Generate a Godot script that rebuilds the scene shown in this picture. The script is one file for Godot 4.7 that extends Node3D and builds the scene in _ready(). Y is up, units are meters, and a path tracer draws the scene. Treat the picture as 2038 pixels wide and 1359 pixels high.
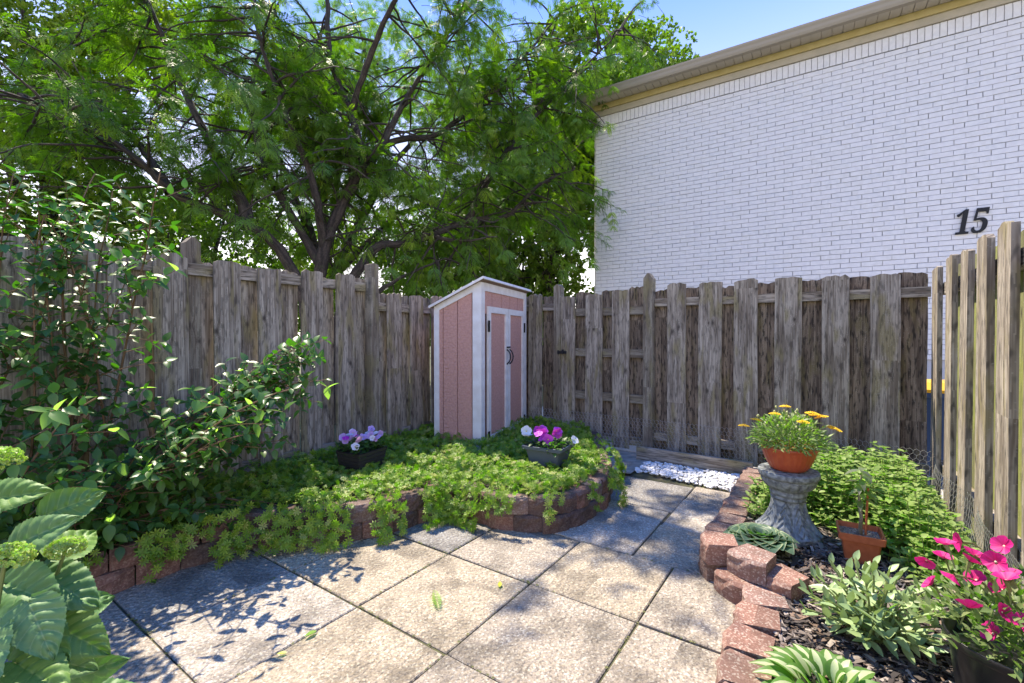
extends Node3D
# A small paved back garden: weathered board fences, a pink tool shed, planted beds, a painted brick house and trees beyond.
# Axes: x runs along the back fence, -z away along the side fences; metres, y up.

const SUN := Vector3(0.53, -1.0, 0.2)          # the way sunlight travels
const EYE := Vector3(0, 1.35, 0)
var rng := RandomNumberGenerator.new()
var used := {}
var M := {}

class Geo:
	var v := PackedVector3Array()
	var u := PackedVector2Array()
	var c := PackedColorArray()
	var i := PackedInt32Array()
	func p(pt: Vector3, uv := Vector2.ZERO, col := Color.WHITE) -> int:
		v.append(pt); u.append(uv); c.append(col)
		return v.size() - 1
	func tri(a: int, b: int, d: int) -> void:
		i.append(a); i.append(b); i.append(d)
	func quad(a: int, b: int, d: int, e: int) -> void:
		i.append(a); i.append(b); i.append(d)
		i.append(a); i.append(d); i.append(e)
	func box(at: Vector3, s: Vector3, bas := Basis.IDENTITY) -> void:
		var h := s * 0.5
		for f in [[Vector3(1, 0, 0), Vector3(0, 0, 1), Vector3(0, 1, 0)], [Vector3(-1, 0, 0), Vector3(0, 0, -1), Vector3(0, 1, 0)], [Vector3(0, 1, 0), Vector3(1, 0, 0), Vector3(0, 0, 1)], [Vector3(0, -1, 0), Vector3(1, 0, 0), Vector3(0, 0, -1)], [Vector3(0, 0, 1), Vector3(-1, 0, 0), Vector3(0, 1, 0)], [Vector3(0, 0, -1), Vector3(1, 0, 0), Vector3(0, 1, 0)]]:
			var n: Vector3 = f[0]
			var a: Vector3 = f[1]
			var b: Vector3 = f[2]
			var k := []
			for q in [Vector2(-1, -1), Vector2(1, -1), Vector2(1, 1), Vector2(-1, 1)]:
				var o: Vector3 = (n + a * q.x + b * q.y) * h
				k.append(p(at + bas * o, Vector2(o.dot(a), o.dot(b)) * 2.0))
			quad(k[0], k[1], k[2], k[3])
	func tube(pts: Array, radii: Array, sides := 6, uvs := 1.0) -> void:
		var first := v.size()
		var n := pts.size()
		var along := 0.0
		var ref := Vector3(0.31, 0.2, 0.93)
		for k in n:
			var d: Vector3 = (pts[mini(k + 1, n - 1)] - pts[maxi(k - 1, 0)]).normalized()
			var a := d.cross(ref).normalized()
			var b := d.cross(a)
			if k > 0:
				along += pts[k].distance_to(pts[k - 1])
			for s in sides + 1:
				var t := TAU * s / sides
				p(pts[k] + (a * cos(t) + b * sin(t)) * radii[k], Vector2(float(s) / sides * radii[0] * 6.0, along) * uvs)
		for k in n - 1:
			for s in sides:
				var q := first + k * (sides + 1) + s
				quad(q, q + 1, q + sides + 2, q + sides + 1)
	func grid(nu: int, nv: int, f: Callable) -> void:
		var first := v.size()
		for b in nv + 1:
			for a in nu + 1:
				var s := Vector2(float(a) / nu, float(b) / nv)
				var r: Vector3 = f.call(s.x, s.y)
				p(r, s)
		for b in nv:
			for a in nu:
				var q := first + b * (nu + 1) + a
				quad(q, q + 1, q + nu + 2, q + nu + 1)
	func mesh(smooth := false, tinted := false) -> ArrayMesh:
		var arr := []
		arr.resize(Mesh.ARRAY_MAX)
		arr[Mesh.ARRAY_VERTEX] = v
		arr[Mesh.ARRAY_TEX_UV] = u
		arr[Mesh.ARRAY_INDEX] = i
		if tinted:
			arr[Mesh.ARRAY_COLOR] = c
		if smooth:
			var nn := PackedVector3Array()
			nn.resize(v.size())
			for t in range(0, i.size(), 3):
				var n := (v[i[t + 2]] - v[i[t]]).cross(v[i[t + 1]] - v[i[t]])
				nn[i[t]] += n; nn[i[t + 1]] += n; nn[i[t + 2]] += n
			for t in nn.size():
				nn[t] = nn[t].normalized() if nn[t].length() > 1e-12 else Vector3.UP
			arr[Mesh.ARRAY_NORMAL] = nn
		var m := ArrayMesh.new()
		m.add_surface_from_arrays(Mesh.PRIMITIVE_TRIANGLES, arr)
		return m

# ---------- naming and tree helpers ----------
func numbered(called: String) -> String:
	used[called] = used.get(called, -1) + 1
	return called if used[called] == 0 else "%s_%03d" % [called, used[called]]

func tag(o: Node, label: String, category: String, group := "") -> void:
	o.set_meta("label", label)
	o.set_meta("category", category)
	if group != "":
		o.set_meta("group", group)

func thing(called: String, label: String, category: String, at := Vector3.ZERO, turn := 0.0, group := "") -> Node3D:
	var o := Node3D.new()
	o.name = numbered(called)
	add_child(o)
	o.position = at
	o.rotation.y = turn
	tag(o, label, category, group)
	return o

func structure(called: String, m: Mesh = null, mat: Material = null) -> Node3D:
	var o: Node3D
	if m == null:
		o = Node3D.new()
	else:
		var mi := MeshInstance3D.new()
		mi.mesh = m
		mi.material_override = mat
		o = mi
	o.name = numbered(called)
	add_child(o)
	o.set_meta("kind", "structure")
	return o

func part(parent: Node3D, called: String, m: Mesh, mat: Material, xf := Transform3D.IDENTITY) -> MeshInstance3D:
	var o := MeshInstance3D.new()
	o.name = called
	o.mesh = m
	o.material_override = mat
	o.transform = xf
	parent.add_child(o, true)
	return o

func many(parent: Node3D, called: String, m: Mesh, mat: Material, xfs: Array, cols: Array, stuff := true) -> MultiMeshInstance3D:
	var mm := MultiMesh.new()
	mm.transform_format = MultiMesh.TRANSFORM_3D
	mm.use_colors = true
	mm.mesh = m
	mm.instance_count = xfs.size()
	for k in xfs.size():
		mm.set_instance_transform(k, xfs[k])
		mm.set_instance_color(k, cols[k])
	var o := MultiMeshInstance3D.new()
	o.name = called
	o.multimesh = mm
	o.material_override = mat
	parent.add_child(o, true)
	if stuff:
		o.set_meta("kind", "stuff")
	return o

func rr(a: float, b: float) -> float:
	return rng.randf_range(a, b)

func rdir() -> Vector3:
	return Vector3(rng.randfn(), rng.randfn(), rng.randfn()).normalized()

# a frame whose z runs along dir and whose y is as near to up as it can be
func along(dir: Vector3, up := Vector3.UP) -> Basis:
	var z := dir.normalized()
	var x := up.cross(z)
	if x.length() < 0.05:
		x = Vector3(0.9, 0.1, 0.4).cross(z)
	x = x.normalized()
	return Basis(x, z.cross(x).normalized(), z)

func leaf_at(pos: Vector3, dir: Vector3, size: float, roll := 0.0, up := Vector3.UP) -> Transform3D:
	var b := along(dir, up)
	b = b.rotated(b.z, roll)
	return Transform3D(b.scaled_local(Vector3.ONE * size), pos)

func in_view(p: Vector3) -> bool:
	var d := p - EYE
	var a := deg_to_rad(34.6)
	var depth := -d.x * sin(a) - d.z * cos(a)
	var side := d.x * cos(a) - d.z * sin(a)
	return depth > 0.3 and absf(side) < depth * 1.14 and absf(d.y) < depth * 0.77

func green(lo: Color, hi: Color, t: float) -> Color:
	return lo.lerp(hi, clampf(t, 0, 1))

# ---------- materials ----------
func noise(seed_: int, freq: float, octaves := 3, kind := FastNoiseLite.TYPE_SIMPLEX_SMOOTH) -> FastNoiseLite:
	var n := FastNoiseLite.new()
	n.seed = seed_
	n.noise_type = kind
	n.frequency = freq
	n.fractal_type = FastNoiseLite.FRACTAL_FBM if octaves > 1 else FastNoiseLite.FRACTAL_NONE
	n.fractal_octaves = octaves
	return n

func picture(w: int, h: int, f: Callable) -> ImageTexture:
	var data := PackedByteArray()
	data.resize(w * h * 3)
	var k := 0
	for y in h:
		for x in w:
			var c: Vector3 = f.call(x, y)           # linear colour
			data[k] = to8(c.x); data[k + 1] = to8(c.y); data[k + 2] = to8(c.z)
			k += 3
	return ImageTexture.create_from_image(Image.create_from_data(w, h, false, Image.FORMAT_RGB8, data))

func to8(x: float) -> int:
	return clampi(int(255.0 * pow(clampf(x, 0.0, 1.0), 0.4545) + 0.5), 0, 255)

func relief(w: int, freq: float, seed_: int, strength: float, kind := FastNoiseLite.TYPE_SIMPLEX_SMOOTH) -> Texture2D:
	var t := noise(seed_, freq, 3, kind).get_seamless_image(w, w)
	t.bump_map_to_normal_map(strength)
	return ImageTexture.create_from_image(t)

func mat(col: Color, rough := 0.8, tex: Texture2D = null) -> StandardMaterial3D:
	var m := StandardMaterial3D.new()
	m.albedo_color = Color.WHITE if tex else col.linear_to_srgb()
	m.albedo_texture = tex
	m.roughness = rough
	return m

func triplanar(m: StandardMaterial3D, per_metre: float, in_world := true) -> StandardMaterial3D:
	m.uv1_triplanar = true
	m.uv1_world_triplanar = in_world
	m.uv1_scale = Vector3.ONE * per_metre
	return m

func leaf_mat(rough := 0.45, back := Color(0.75, 1.0, 0.35)) -> StandardMaterial3D:
	var m := StandardMaterial3D.new()
	m.vertex_color_use_as_albedo = true
	m.roughness = rough
	m.backlight_enabled = true
	m.backlight = back
	m.cull_mode = BaseMaterial3D.CULL_DISABLED
	return m

func tinted_leaf(col: Color, rough := 0.45, back := Color(0.75, 1.0, 0.35)) -> StandardMaterial3D:
	var m := leaf_mat(rough, back)
	m.vertex_color_use_as_albedo = false
	m.albedo_color = col.linear_to_srgb()
	return m

func wood_texture(seed_: int, pale: Vector3, dark: Vector3, moss: Vector3, moss_share: float, black: float) -> ImageTexture:
	var fine := noise(seed_, 1.0, 2)
	var broad := noise(seed_ + 7, 1.0, 3)
	var spots := noise(seed_ + 13, 1.0, 2)
	var r := RandomNumberGenerator.new()
	r.seed = seed_
	var knots := []
	for k in 7:
		knots.append([r.randf() * 256.0, r.randf() * 1024.0, r.randf_range(5, 11)])
	return picture(160, 512, func(col: int, row: int) -> Vector3:
		var x := col * 1.6
		var y := row * 2.0
		var bend := 0.0
		var knot := 0.0
		for q in knots:
			var dx: float = x - q[0]
			var dy: float = (y - q[1]) * 0.55
			var d2: float = (dx * dx + dy * dy) / (q[2] * q[2])
			if d2 < 16.0:
				bend += dx * 1.3 * exp(-d2 * 0.45)
				knot = maxf(knot, exp(-d2 * 1.1))
		var xx := x + bend
		var g := fine.get_noise_2d(xx * 0.16, y * 0.0016)
		var g2 := fine.get_noise_2d(xx * 0.5 + 50.0, y * 0.005)
		var b := broad.get_noise_2d(xx * 0.022, y * 0.0022)
		var s := spots.get_noise_2d(x * 0.07, y * 0.014)
		var t := clampf(0.5 + g * 0.8 + b * 0.9 + g2 * 0.45, 0.0, 1.0)
		var c := dark.lerp(pale, t)
		c = c.lerp(moss, clampf((broad.get_noise_2d(x * 0.012 + 90.0, y * 0.003) + moss_share - 0.45) * 2.4, 0.0, 0.7))
		c = c * (1.0 - black * clampf((s - 0.1) * 2.2, 0.0, 1.0))
		if g + g2 * 0.6 > 0.52:
			c *= 0.5
		if spots.get_noise_2d(x * 0.3, y * 0.12) + b * 0.3 > 0.62:
			c = c.lerp(Vector3(0.4, 0.39, 0.34), 0.5)
		return c.lerp(Vector3(0.035, 0.025, 0.018), knot * 0.9))

func aggregate_texture(seed_: int, tones: Array, w: int, cell: float, stain: float) -> ImageTexture:
	var cells := noise(seed_, cell, 1, FastNoiseLite.TYPE_CELLULAR)
	cells.cellular_return_type = FastNoiseLite.RETURN_CELL_VALUE
	var broad := noise(seed_ + 3, 0.006, 4)
	var grit := noise(seed_ + 5, 0.35, 1)
	return picture(w, w, func(x: int, y: int) -> Vector3:
		var t := (cells.get_noise_2d(x, y) * 0.5 + 0.5) * (tones.size() - 0.01)
		var c: Vector3 = tones[clampi(int(t), 0, tones.size() - 1)]
		var b := broad.get_noise_2d(x, y)
		return c * (1.0 + grit.get_noise_2d(x, y) * 0.28) * (1.0 - stain * clampf(b * 1.6 + 0.15, 0.0, 1.0)))

func mottled(seed_: int, a: Vector3, b: Vector3, freq: float, w := 160) -> ImageTexture:
	var n := noise(seed_, freq, 4)
	var f := noise(seed_ + 1, 0.5, 1)
	return picture(w, w, func(x: int, y: int) -> Vector3:
		return a.lerp(b, clampf(0.5 + n.get_noise_2d(x, y) * 1.1 + f.get_noise_2d(x, y) * 0.2, 0.0, 1.0)))

func make_materials() -> void:
	M.wood_side = []
	M.wood_back = []
	M.wood_stained_shaded = []
	M.wood_sun = []
	for k in 3:
		M.wood_side.append(mat(Color.WHITE, 0.95, wood_texture(100 + k * 31, Vector3(0.43, 0.375, 0.3), Vector3(0.15, 0.118, 0.085), Vector3(0.24, 0.2, 0.09), 0.42 - k * 0.05, 0.5)))
		M.wood_back.append(mat(Color.WHITE, 0.95, wood_texture(300 + k * 31, Vector3(0.43, 0.375, 0.3), Vector3(0.15, 0.118, 0.085), Vector3(0.24, 0.2, 0.09), 0.3, 0.45)))
		M.wood_sun.append(mat(Color.WHITE, 0.95, wood_texture(500 + k * 31, Vector3(0.43, 0.375, 0.3), Vector3(0.15, 0.118, 0.085), Vector3(0.24, 0.2, 0.09), 0.3, 0.55)))
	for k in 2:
		M.wood_stained_shaded.append(mat(Color.WHITE, 0.95, wood_texture(700 + k * 31, Vector3(0.28, 0.215, 0.15), Vector3(0.085, 0.058, 0.038), Vector3(0.16, 0.125, 0.05), 0.25 + 0.12 * k, 0.75)))  # less weathered stained wood; part of the darkness is recess shade in the colour
	M.wood_algae = mat(Color.WHITE, 0.95, wood_texture(811, Vector3(0.26, 0.27, 0.09), Vector3(0.1, 0.095, 0.04), Vector3(0.25, 0.28, 0.05), 0.75, 0.3))
	M.wood_post = mat(Color.WHITE, 0.95, wood_texture(911, Vector3(0.3, 0.265, 0.2), Vector3(0.13, 0.1, 0.07), Vector3(0.2, 0.17, 0.08), 0.35, 0.3))
	for n in ["wood_side", "wood_back", "wood_sun", "wood_stained_shaded"]:
		for m in M[n]:
			m.heightmap_enabled = false
	var slab_tex := aggregate_texture(21, [Vector3(0.26, 0.22, 0.17), Vector3(0.36, 0.31, 0.245), Vector3(0.4, 0.35, 0.285), Vector3(0.37, 0.32, 0.255), Vector3(0.43, 0.38, 0.31), Vector3(0.57, 0.53, 0.44), Vector3(0.32, 0.275, 0.215), Vector3(0.39, 0.335, 0.26)], 640, 0.34, 0.5)
	var slab_bump := relief(512, 0.11, 5, 5.0)
	M.slab = []
	for k in 4:
		var s := triplanar(mat(Color.WHITE, 0.9, slab_tex), 0.6)
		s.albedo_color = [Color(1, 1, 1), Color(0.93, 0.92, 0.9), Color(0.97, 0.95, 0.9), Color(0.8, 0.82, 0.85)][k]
		s.uv1_offset = Vector3(0.31, 0.17, 0.57) * k
		s.normal_enabled = true
		s.normal_texture = slab_bump
		s.normal_scale = 0.7
		M.slab.append(s)
	M.joint = triplanar(mat(Color.WHITE, 1.0, mottled(31, Vector3(0.05, 0.04, 0.028), Vector3(0.1, 0.1, 0.035), 0.03)), 1.3)
	var block_tex := aggregate_texture(41, [Vector3(0.22, 0.125, 0.095), Vector3(0.26, 0.15, 0.115), Vector3(0.24, 0.14, 0.105), Vector3(0.31, 0.2, 0.16), Vector3(0.23, 0.13, 0.1), Vector3(0.44, 0.37, 0.31)], 256, 0.38, 0.35)
	var old_tex := aggregate_texture(47, [Vector3(0.15, 0.09, 0.07), Vector3(0.18, 0.11, 0.09), Vector3(0.165, 0.1, 0.08), Vector3(0.22, 0.15, 0.12), Vector3(0.13, 0.08, 0.065), Vector3(0.28, 0.23, 0.19)], 256, 0.38, 0.5)
	M.block = []
	M.old_block = []
	for k in 3:
		var s := triplanar(mat(Color.WHITE, 0.92, block_tex), 1.6)
		s.uv1_offset = Vector3(0.2, 0.37, 0.11) * k
		s.albedo_color = [Color(1, 1, 1), Color(0.9, 0.88, 0.86), Color(1, 0.95, 0.92)][k]
		M.block.append(s)
		var o := triplanar(mat(Color.WHITE, 0.92, old_tex), 1.6)
		o.uv1_offset = Vector3(0.2, 0.37, 0.11) * k
		o.albedo_color = [Color(1, 1, 1), Color(0.85, 0.82, 0.8), Color(1, 0.9, 0.85)][k]
		M.old_block.append(o)
	M.soil = triplanar(mat(Color.WHITE, 1.0, mottled(51, Vector3(0.02, 0.014, 0.01), Vector3(0.055, 0.04, 0.03), 0.05)), 1.5)
	M.ground = triplanar(mat(Color.WHITE, 1.0, mottled(52, Vector3(0.07, 0.09, 0.035), Vector3(0.13, 0.12, 0.06), 0.02)), 0.4)
	M.bounce_sheet = triplanar(mat(Color.WHITE, 0.95, mottled(53, Vector3(0.36, 0.34, 0.3), Vector3(0.48, 0.45, 0.4), 0.02)), 0.5)
	M.concrete = triplanar(mat(Color.WHITE, 0.95, mottled(54, Vector3(0.22, 0.19, 0.15), Vector3(0.4, 0.35, 0.28), 0.03)), 1.2)
	M.brick = []
	for k in 4:
		var b := triplanar(mat(Color.WHITE, 0.75, mottled(61 + k, [Vector3(0.72, 0.7, 0.69), Vector3(0.69, 0.68, 0.67), Vector3(0.73, 0.705, 0.69), Vector3(0.71, 0.69, 0.66)][k], Vector3(0.78, 0.76, 0.74), 0.05)), 1.1)
		M.brick.append(b)
	M.mortar = mat(Color(0.5, 0.49, 0.49), 0.95)
	M.frieze = triplanar(mat(Color.WHITE, 0.6, mottled(71, Vector3(0.42, 0.37, 0.27), Vector3(0.48, 0.42, 0.31), 0.04)), 0.8)
	M.gold = triplanar(mat(Color.WHITE, 0.6, mottled(72, Vector3(0.46, 0.36, 0.13), Vector3(0.52, 0.42, 0.18), 0.04)), 0.8)
	M.gutter = mat(Color(0.36, 0.31, 0.24), 0.4)
	M.soffit = mat(Color(0.5, 0.44, 0.34), 0.7)
	M.roofing = triplanar(mat(Color.WHITE, 0.95, mottled(73, Vector3(0.06, 0.055, 0.05), Vector3(0.12, 0.11, 0.1), 0.1)), 1.0)
	M.black_metal = mat(Color(0.012, 0.012, 0.013), 0.75)
	var pink_bump := relief(256, 0.09, 15, 6.0)
	M.pink = triplanar(mat(Color.WHITE, 0.8, mottled(81, Vector3(0.47, 0.25, 0.205), Vector3(0.56, 0.32, 0.265), 0.12)), 1.6)
	M.pink.normal_enabled = true
	M.pink.normal_texture = pink_bump
	M.pink.normal_scale = 0.6
	M.trim = triplanar(mat(Color.WHITE, 0.65, mottled(82, Vector3(0.66, 0.63, 0.61), Vector3(0.76, 0.75, 0.75), 0.03)), 1.5)
	M.shed_roof = triplanar(mat(Color.WHITE, 0.9, mottled(83, Vector3(0.22, 0.14, 0.11), Vector3(0.34, 0.24, 0.2), 0.08)), 2.0)
	M.grit = triplanar(mat(Color.WHITE, 1.0, aggregate_texture(57, [Vector3(0.1, 0.08, 0.06), Vector3(0.25, 0.2, 0.16), Vector3(0.4, 0.34, 0.28), Vector3(0.16, 0.12, 0.1)], 128, 0.3, 0.2)), 4.0)
	M.bark = mat(Color.WHITE, 0.95, wood_texture(951, Vector3(0.085, 0.06, 0.045), Vector3(0.022, 0.016, 0.013), Vector3(0.06, 0.06, 0.03), 0.2, 0.4))
	M.twig = mat(Color(0.16, 0.095, 0.05), 0.8)
	M.stem = mat(Color(0.16, 0.2, 0.06), 0.6)
	M.stone = triplanar(mat(Color.WHITE, 0.7, mottled(91, Vector3(0.07, 0.08, 0.085), Vector3(0.33, 0.36, 0.36), 0.06)), 3.0, false)
	M.charcoal = mat(Color(0.03, 0.027, 0.027), 0.55)
	M.slate = mat(Color(0.1, 0.115, 0.14), 0.6)
	M.terracotta = triplanar(mat(Color.WHITE, 0.6, mottled(92, Vector3(0.4, 0.1, 0.03), Vector3(0.48, 0.135, 0.045), 0.05)), 3.0)
	M.bowl = triplanar(mat(Color.WHITE, 0.4, mottled(93, Vector3(0.38, 0.06, 0.022), Vector3(0.46, 0.1, 0.03), 0.05)), 3.0)
	M.black_plastic = mat(Color(0.014, 0.014, 0.016), 0.28)
	M.wire = mat(Color(0.45, 0.45, 0.43), 0.5)
	M.wire.metallic = 0.6
	M.chip = StandardMaterial3D.new()
	M.chip.vertex_color_use_as_albedo = true
	M.chip.roughness = 0.9
	M.leafy = leaf_mat()
	M.petal = leaf_mat(0.6, Color(0.7, 0.6, 0.7))
	print("materials ", Time.get_ticks_msec())

# ---------- boards ----------
# a weathered board standing on y = 0: outline with a ragged top, then given thickness; z is its face
func board_mesh(w: float, h: float, t: float, rag := 0.02, taper := 0.0) -> ArrayMesh:
	var g := Geo.new()
	var n := 6
	var out := PackedVector2Array()
	var bow := rr(-0.006, 0.006)
	out.append(Vector2(-w / 2, 0))
	out.append(Vector2(w / 2, 0))
	for k in range(1, 4):
		out.append(Vector2(w / 2 + rr(-0.004, 0.004) + bow * sin(PI * k / 4.0) - taper, h * k / 4.0))
	for k in n + 1:
		var x := w / 2 - w * k / n
		out.append(Vector2(x + rr(-0.004, 0.004) * float(k > 0 and k < n), h - rr(0.0, rag) - (rag * 0.5 if k == 0 or k == n else 0.0)))
	for k in range(3, 0, -1):
		out.append(Vector2(-w / 2 + rr(-0.004, 0.004) + bow * sin(PI * k / 4.0) + taper, h * k / 4.0))
	return prism(out, t, Vector2(rr(0, 4), rr(0, 4)), Vector2(2.0, 0.5))

func prism(out: PackedVector2Array, t: float, shift := Vector2.ZERO, uv := Vector2.ONE) -> ArrayMesh:
	var g := Geo.new()
	var tris := Geometry2D.triangulate_polygon(out)
	for side in [1, -1]:
		var f := g.v.size()
		for q in out:
			g.p(Vector3(q.x, q.y, t / 2 * side), q * uv + shift)
		for k in range(0, tris.size(), 3):
			var a := f + tris[k]
			var b := f + tris[k + 1]
			var c := f + tris[k + 2]
			if Geometry2D.is_polygon_clockwise(PackedVector2Array([out[tris[k]], out[tris[k + 1]], out[tris[k + 2]]])) != (side == 1):
				g.tri(a, b, c)
			else:
				g.tri(a, c, b)
	for k in out.size():
		var p := out[k]
		var q := out[(k + 1) % out.size()]
		var a := g.p(Vector3(p.x, p.y, t / 2), p * uv + shift)
		var b := g.p(Vector3(q.x, q.y, t / 2), q * uv + shift)
		var c := g.p(Vector3(q.x, q.y, -t / 2), (q + Vector2(0.02, 0)) * uv + shift)
		var d := g.p(Vector3(p.x, p.y, -t / 2), (p + Vector2(0.02, 0)) * uv + shift)
		g.quad(a, b, c, d)
	return g.mesh()

func post_mesh(w: float, h: float, point: float) -> ArrayMesh:
	var o := PackedVector2Array([Vector2(-w / 2, 0), Vector2(w / 2, 0), Vector2(w / 2 - 0.003, h - point), Vector2(0.1 * w, h), Vector2(-0.1 * w, h), Vector2(-w / 2 + 0.002, h - point * rr(0.9, 1.1))])
	return prism(o, w, Vector2(rr(0, 3), rr(0, 3)), Vector2(2.0, 0.5))

# a length of sawn timber along x, grain running with it
func rail_mesh(length: float, h: float, t: float) -> ArrayMesh:
	var g := Geo.new()
	g.box(Vector3.ZERO, Vector3(length, h, t))
	var s := Vector2(rr(0, 3), rr(0, 3))
	for k in g.v.size():
		var p := g.v[k]
		g.u[k] = Vector2((p.y + p.z) * 2.0, p.x * 0.5) + s
	return g.mesh()

# fence along its own x axis, face towards +z; fronts and backs are [centre, width, height]
func fence(t: Node3D, fronts: Array, backs: Array, posts: Array, rails: Array, mf: Array, mb: Array, thick := 0.02, gap := 0.045) -> void:
	for r in rails:                                                   # [x0, x1, y, height]
		part(t, "rail", rail_mesh(r[1] - r[0], r[3], gap - 0.006), mf[rng.randi() % mf.size()], Transform3D(Basis.IDENTITY, Vector3((r[0] + r[1]) / 2, r[2], -gap / 2)))
	for f in fronts:
		var b := Basis(Vector3.FORWARD, rr(-0.006, 0.006)) * Basis(Vector3.UP, rr(-0.03, 0.03)) * Basis(Vector3.RIGHT, rr(-0.003, 0.003))
		part(t, "board", board_mesh(f[1], f[2], thick, 0.022), mf[rng.randi() % mf.size()], Transform3D(b, Vector3(f[0], f[3] if f.size() > 3 else 0.03, thick / 2 + rr(0.001, 0.004))))
	for f in backs:
		var b := Basis(Vector3.FORWARD, rr(-0.006, 0.006)) * Basis(Vector3.UP, rr(-0.03, 0.03))
		part(t, "board", board_mesh(f[1], f[2], thick, 0.025), mb[rng.randi() % mb.size()], Transform3D(b, Vector3(f[0], f[3] if f.size() > 3 else 0.03, -gap - thick / 2 - rr(0.001, 0.004))))
	for p in posts:                                                   # [x, z, width, height, point]
		part(t, "post", post_mesh(p[2], p[3], p[4]), M.wood_post, Transform3D(Basis.IDENTITY, Vector3(p[0], 0, p[1])))

func build_fences() -> void:
	# side fence at x = -3.8, its face towards +x: own x runs along -z
	var t := thing("wooden_fence", "grey weathered board fence behind the dark planter and the arching shrub", "fence", Vector3(-3.8, 0, 0), PI / 2, "board fences around the garden")
	var fr := []
	var bk := []
	for z in [-2.68, -2.33, -1.97, -1.64, -1.27, -0.93, -0.57, -0.2, 0.15, 0.5, 0.85, 1.2]:
		fr.append([-z, rr(0.185, 0.205), 1.9 + rr(-0.015, 0.02)])
	for z in [-2.86, -2.51, -2.15, -1.8, -1.47, -1.1, -0.75, -0.38, -0.02, 0.33, 0.68, 1.03]:
		bk.append([-z, rr(0.19, 0.21), 1.885 + rr(-0.015, 0.015)])
	for z in [-3.28, -3.61, -3.93, -4.26, -4.6, -4.93]:
		fr.append([-z, rr(0.185, 0.2), 1.785 + rr(-0.01, 0.012)])
	for z in [-3.13, -3.45, -3.77, -4.1, -4.43, -4.77]:
		bk.append([-z, rr(0.19, 0.205), 1.775 + rr(-0.01, 0.01)])
	fence(t, fr, bk, [[2.985, 0.02, 0.1, 2.075, 0.012], [1.43, -0.075, 0.1, 2.075, 0.04], [-0.6, -0.075, 0.1, 2.06, 0.04]], [[-1.3, 2.93, 1.835, 0.085], [3.04, 5.08, 1.65, 0.085], [-1.3, 2.93, 0.3, 0.085], [3.04, 5.08, 0.3, 0.085]], M.wood_side, M.wood_side)
	# back fence at z = -5.12, face towards +z
	t = thing("wooden_fence", "dark brown board fence between the pointed post and the sunlit fence corner", "fence", Vector3(0, 0, -5.12), 0, "board fences around the garden")
	fr = []
	bk = []
	for e in [[-1.435, -1.238], [-1.119, -0.893], [-0.764, -0.551], [-0.412, -0.19], [-0.031, 0.172], [0.322, 0.527]]:
		fr.append([(e[0] + e[1]) / 2, e[1] - e[0], 1.87 + rr(-0.012, 0.02), 0.04])
	for e in [[-1.6, -1.4], [-1.27, -1.09], [-0.93, -0.73], [-0.58, -0.38], [-0.23, 0.0], [0.14, 0.35], [0.49, 0.715]]:
		bk.append([(e[0] + e[1]) / 2, e[1] - e[0], 1.85 + rr(-0.02, 0.02), 0.04])
	fence(t, fr, bk, [[-1.644, 0.005, 0.11, 2.05, 0.06]], [[-1.588, 0.72, 1.72, 0.085], [-1.588, 0.72, 0.22, 0.09]], M.wood_back, M.wood_stained_shaded)
	t = thing("wooden_fence", "short stretch of board fence between the pink shed and the gate post", "fence", Vector3(0, 0, -5.12), 0, "board fences around the garden")
	fence(t, [[-3.155, 0.2, 1.87], [-3.5, 0.2, 1.86]], [[-2.96, 0.2, 1.84], [-3.33, 0.2, 1.85], [-3.68, 0.2, 1.85]], [[-2.8, 0.012, 0.1, 2.0, 0.03]], [[-3.78, -2.855, 1.72, 0.085], [-3.78, -2.855, 0.25, 0.085]], M.wood_back, M.wood_stained_shaded)
	# gate
	t = thing("wooden_gate", "board gate with pale cross rails and a black latch beside the shed", "gate", Vector3(0, 0, -5.11))
	for y in [1.64, 1.145, 0.62, 0.13]:
		part(t, "rail", rail_mesh(1.03, 0.095, 0.038), M.wood_post if y > 0.3 else M.wood_back[1], Transform3D(Basis.IDENTITY, Vector3(-2.225, y, -0.02)))
	for e in [[-2.745, -2.56, 1.81], [-2.42, -2.205, 1.82], [-2.075, -1.87, 1.85]]:
		part(t, "board", board_mesh(e[1] - e[0], e[2], 0.02, 0.02), M.wood_back[rng.randi() % 3], Transform3D(Basis(Vector3.FORWARD, rr(-0.004, 0.004)), Vector3((e[0] + e[1]) / 2, 0.04, 0.014)))
	for e in [[-2.59, -2.4, 1.8], [-2.23, -2.05, 1.8], [-1.9, -1.715, 1.82]]:
		part(t, "board", board_mesh(e[1] - e[0], e[2], 0.02, 0.02), M.wood_stained_shaded[0], Transform3D(Basis(Vector3.FORWARD, rr(-0.004, 0.004)), Vector3((e[0] + e[1]) / 2, 0.1, -0.054)))
	var g := Geo.new()
	g.box(Vector3.ZERO, Vector3(0.12, 0.035, 0.012))
	g.box(Vector3(0.02, 0.012, 0.016), Vector3(0.018, 0.05, 0.02))
	g.box(Vector3(-0.045, 0, 0.012), Vector3(0.02, 0.05, 0.014))
	part(t, "latch", g.mesh(), M.black_metal, Transform3D(Basis.IDENTITY, Vector3(-2.73, 1.14, 0.05)))
	# sunlit side fence at x = 0.73, face towards -x: own x runs along +z
	t = thing("wooden_fence", "sunlit side fence of thick boards with bright green algae in the gaps", "fence", Vector3(0.75, 0, 0), -PI / 2, "board fences around the garden")
	fr = []
	bk = []
	for z in [-4.93, -4.42, -4.02, -3.58, -3.2, -2.82, -2.45, -2.08, -1.7, -1.3, -0.9]:
		fr.append([z, rr(0.19, 0.21), 1.88 + rr(-0.015, 0.02)])
		bk.append([z + 0.2, 0.2, 1.86 + rr(-0.02, 0.01)])
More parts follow.
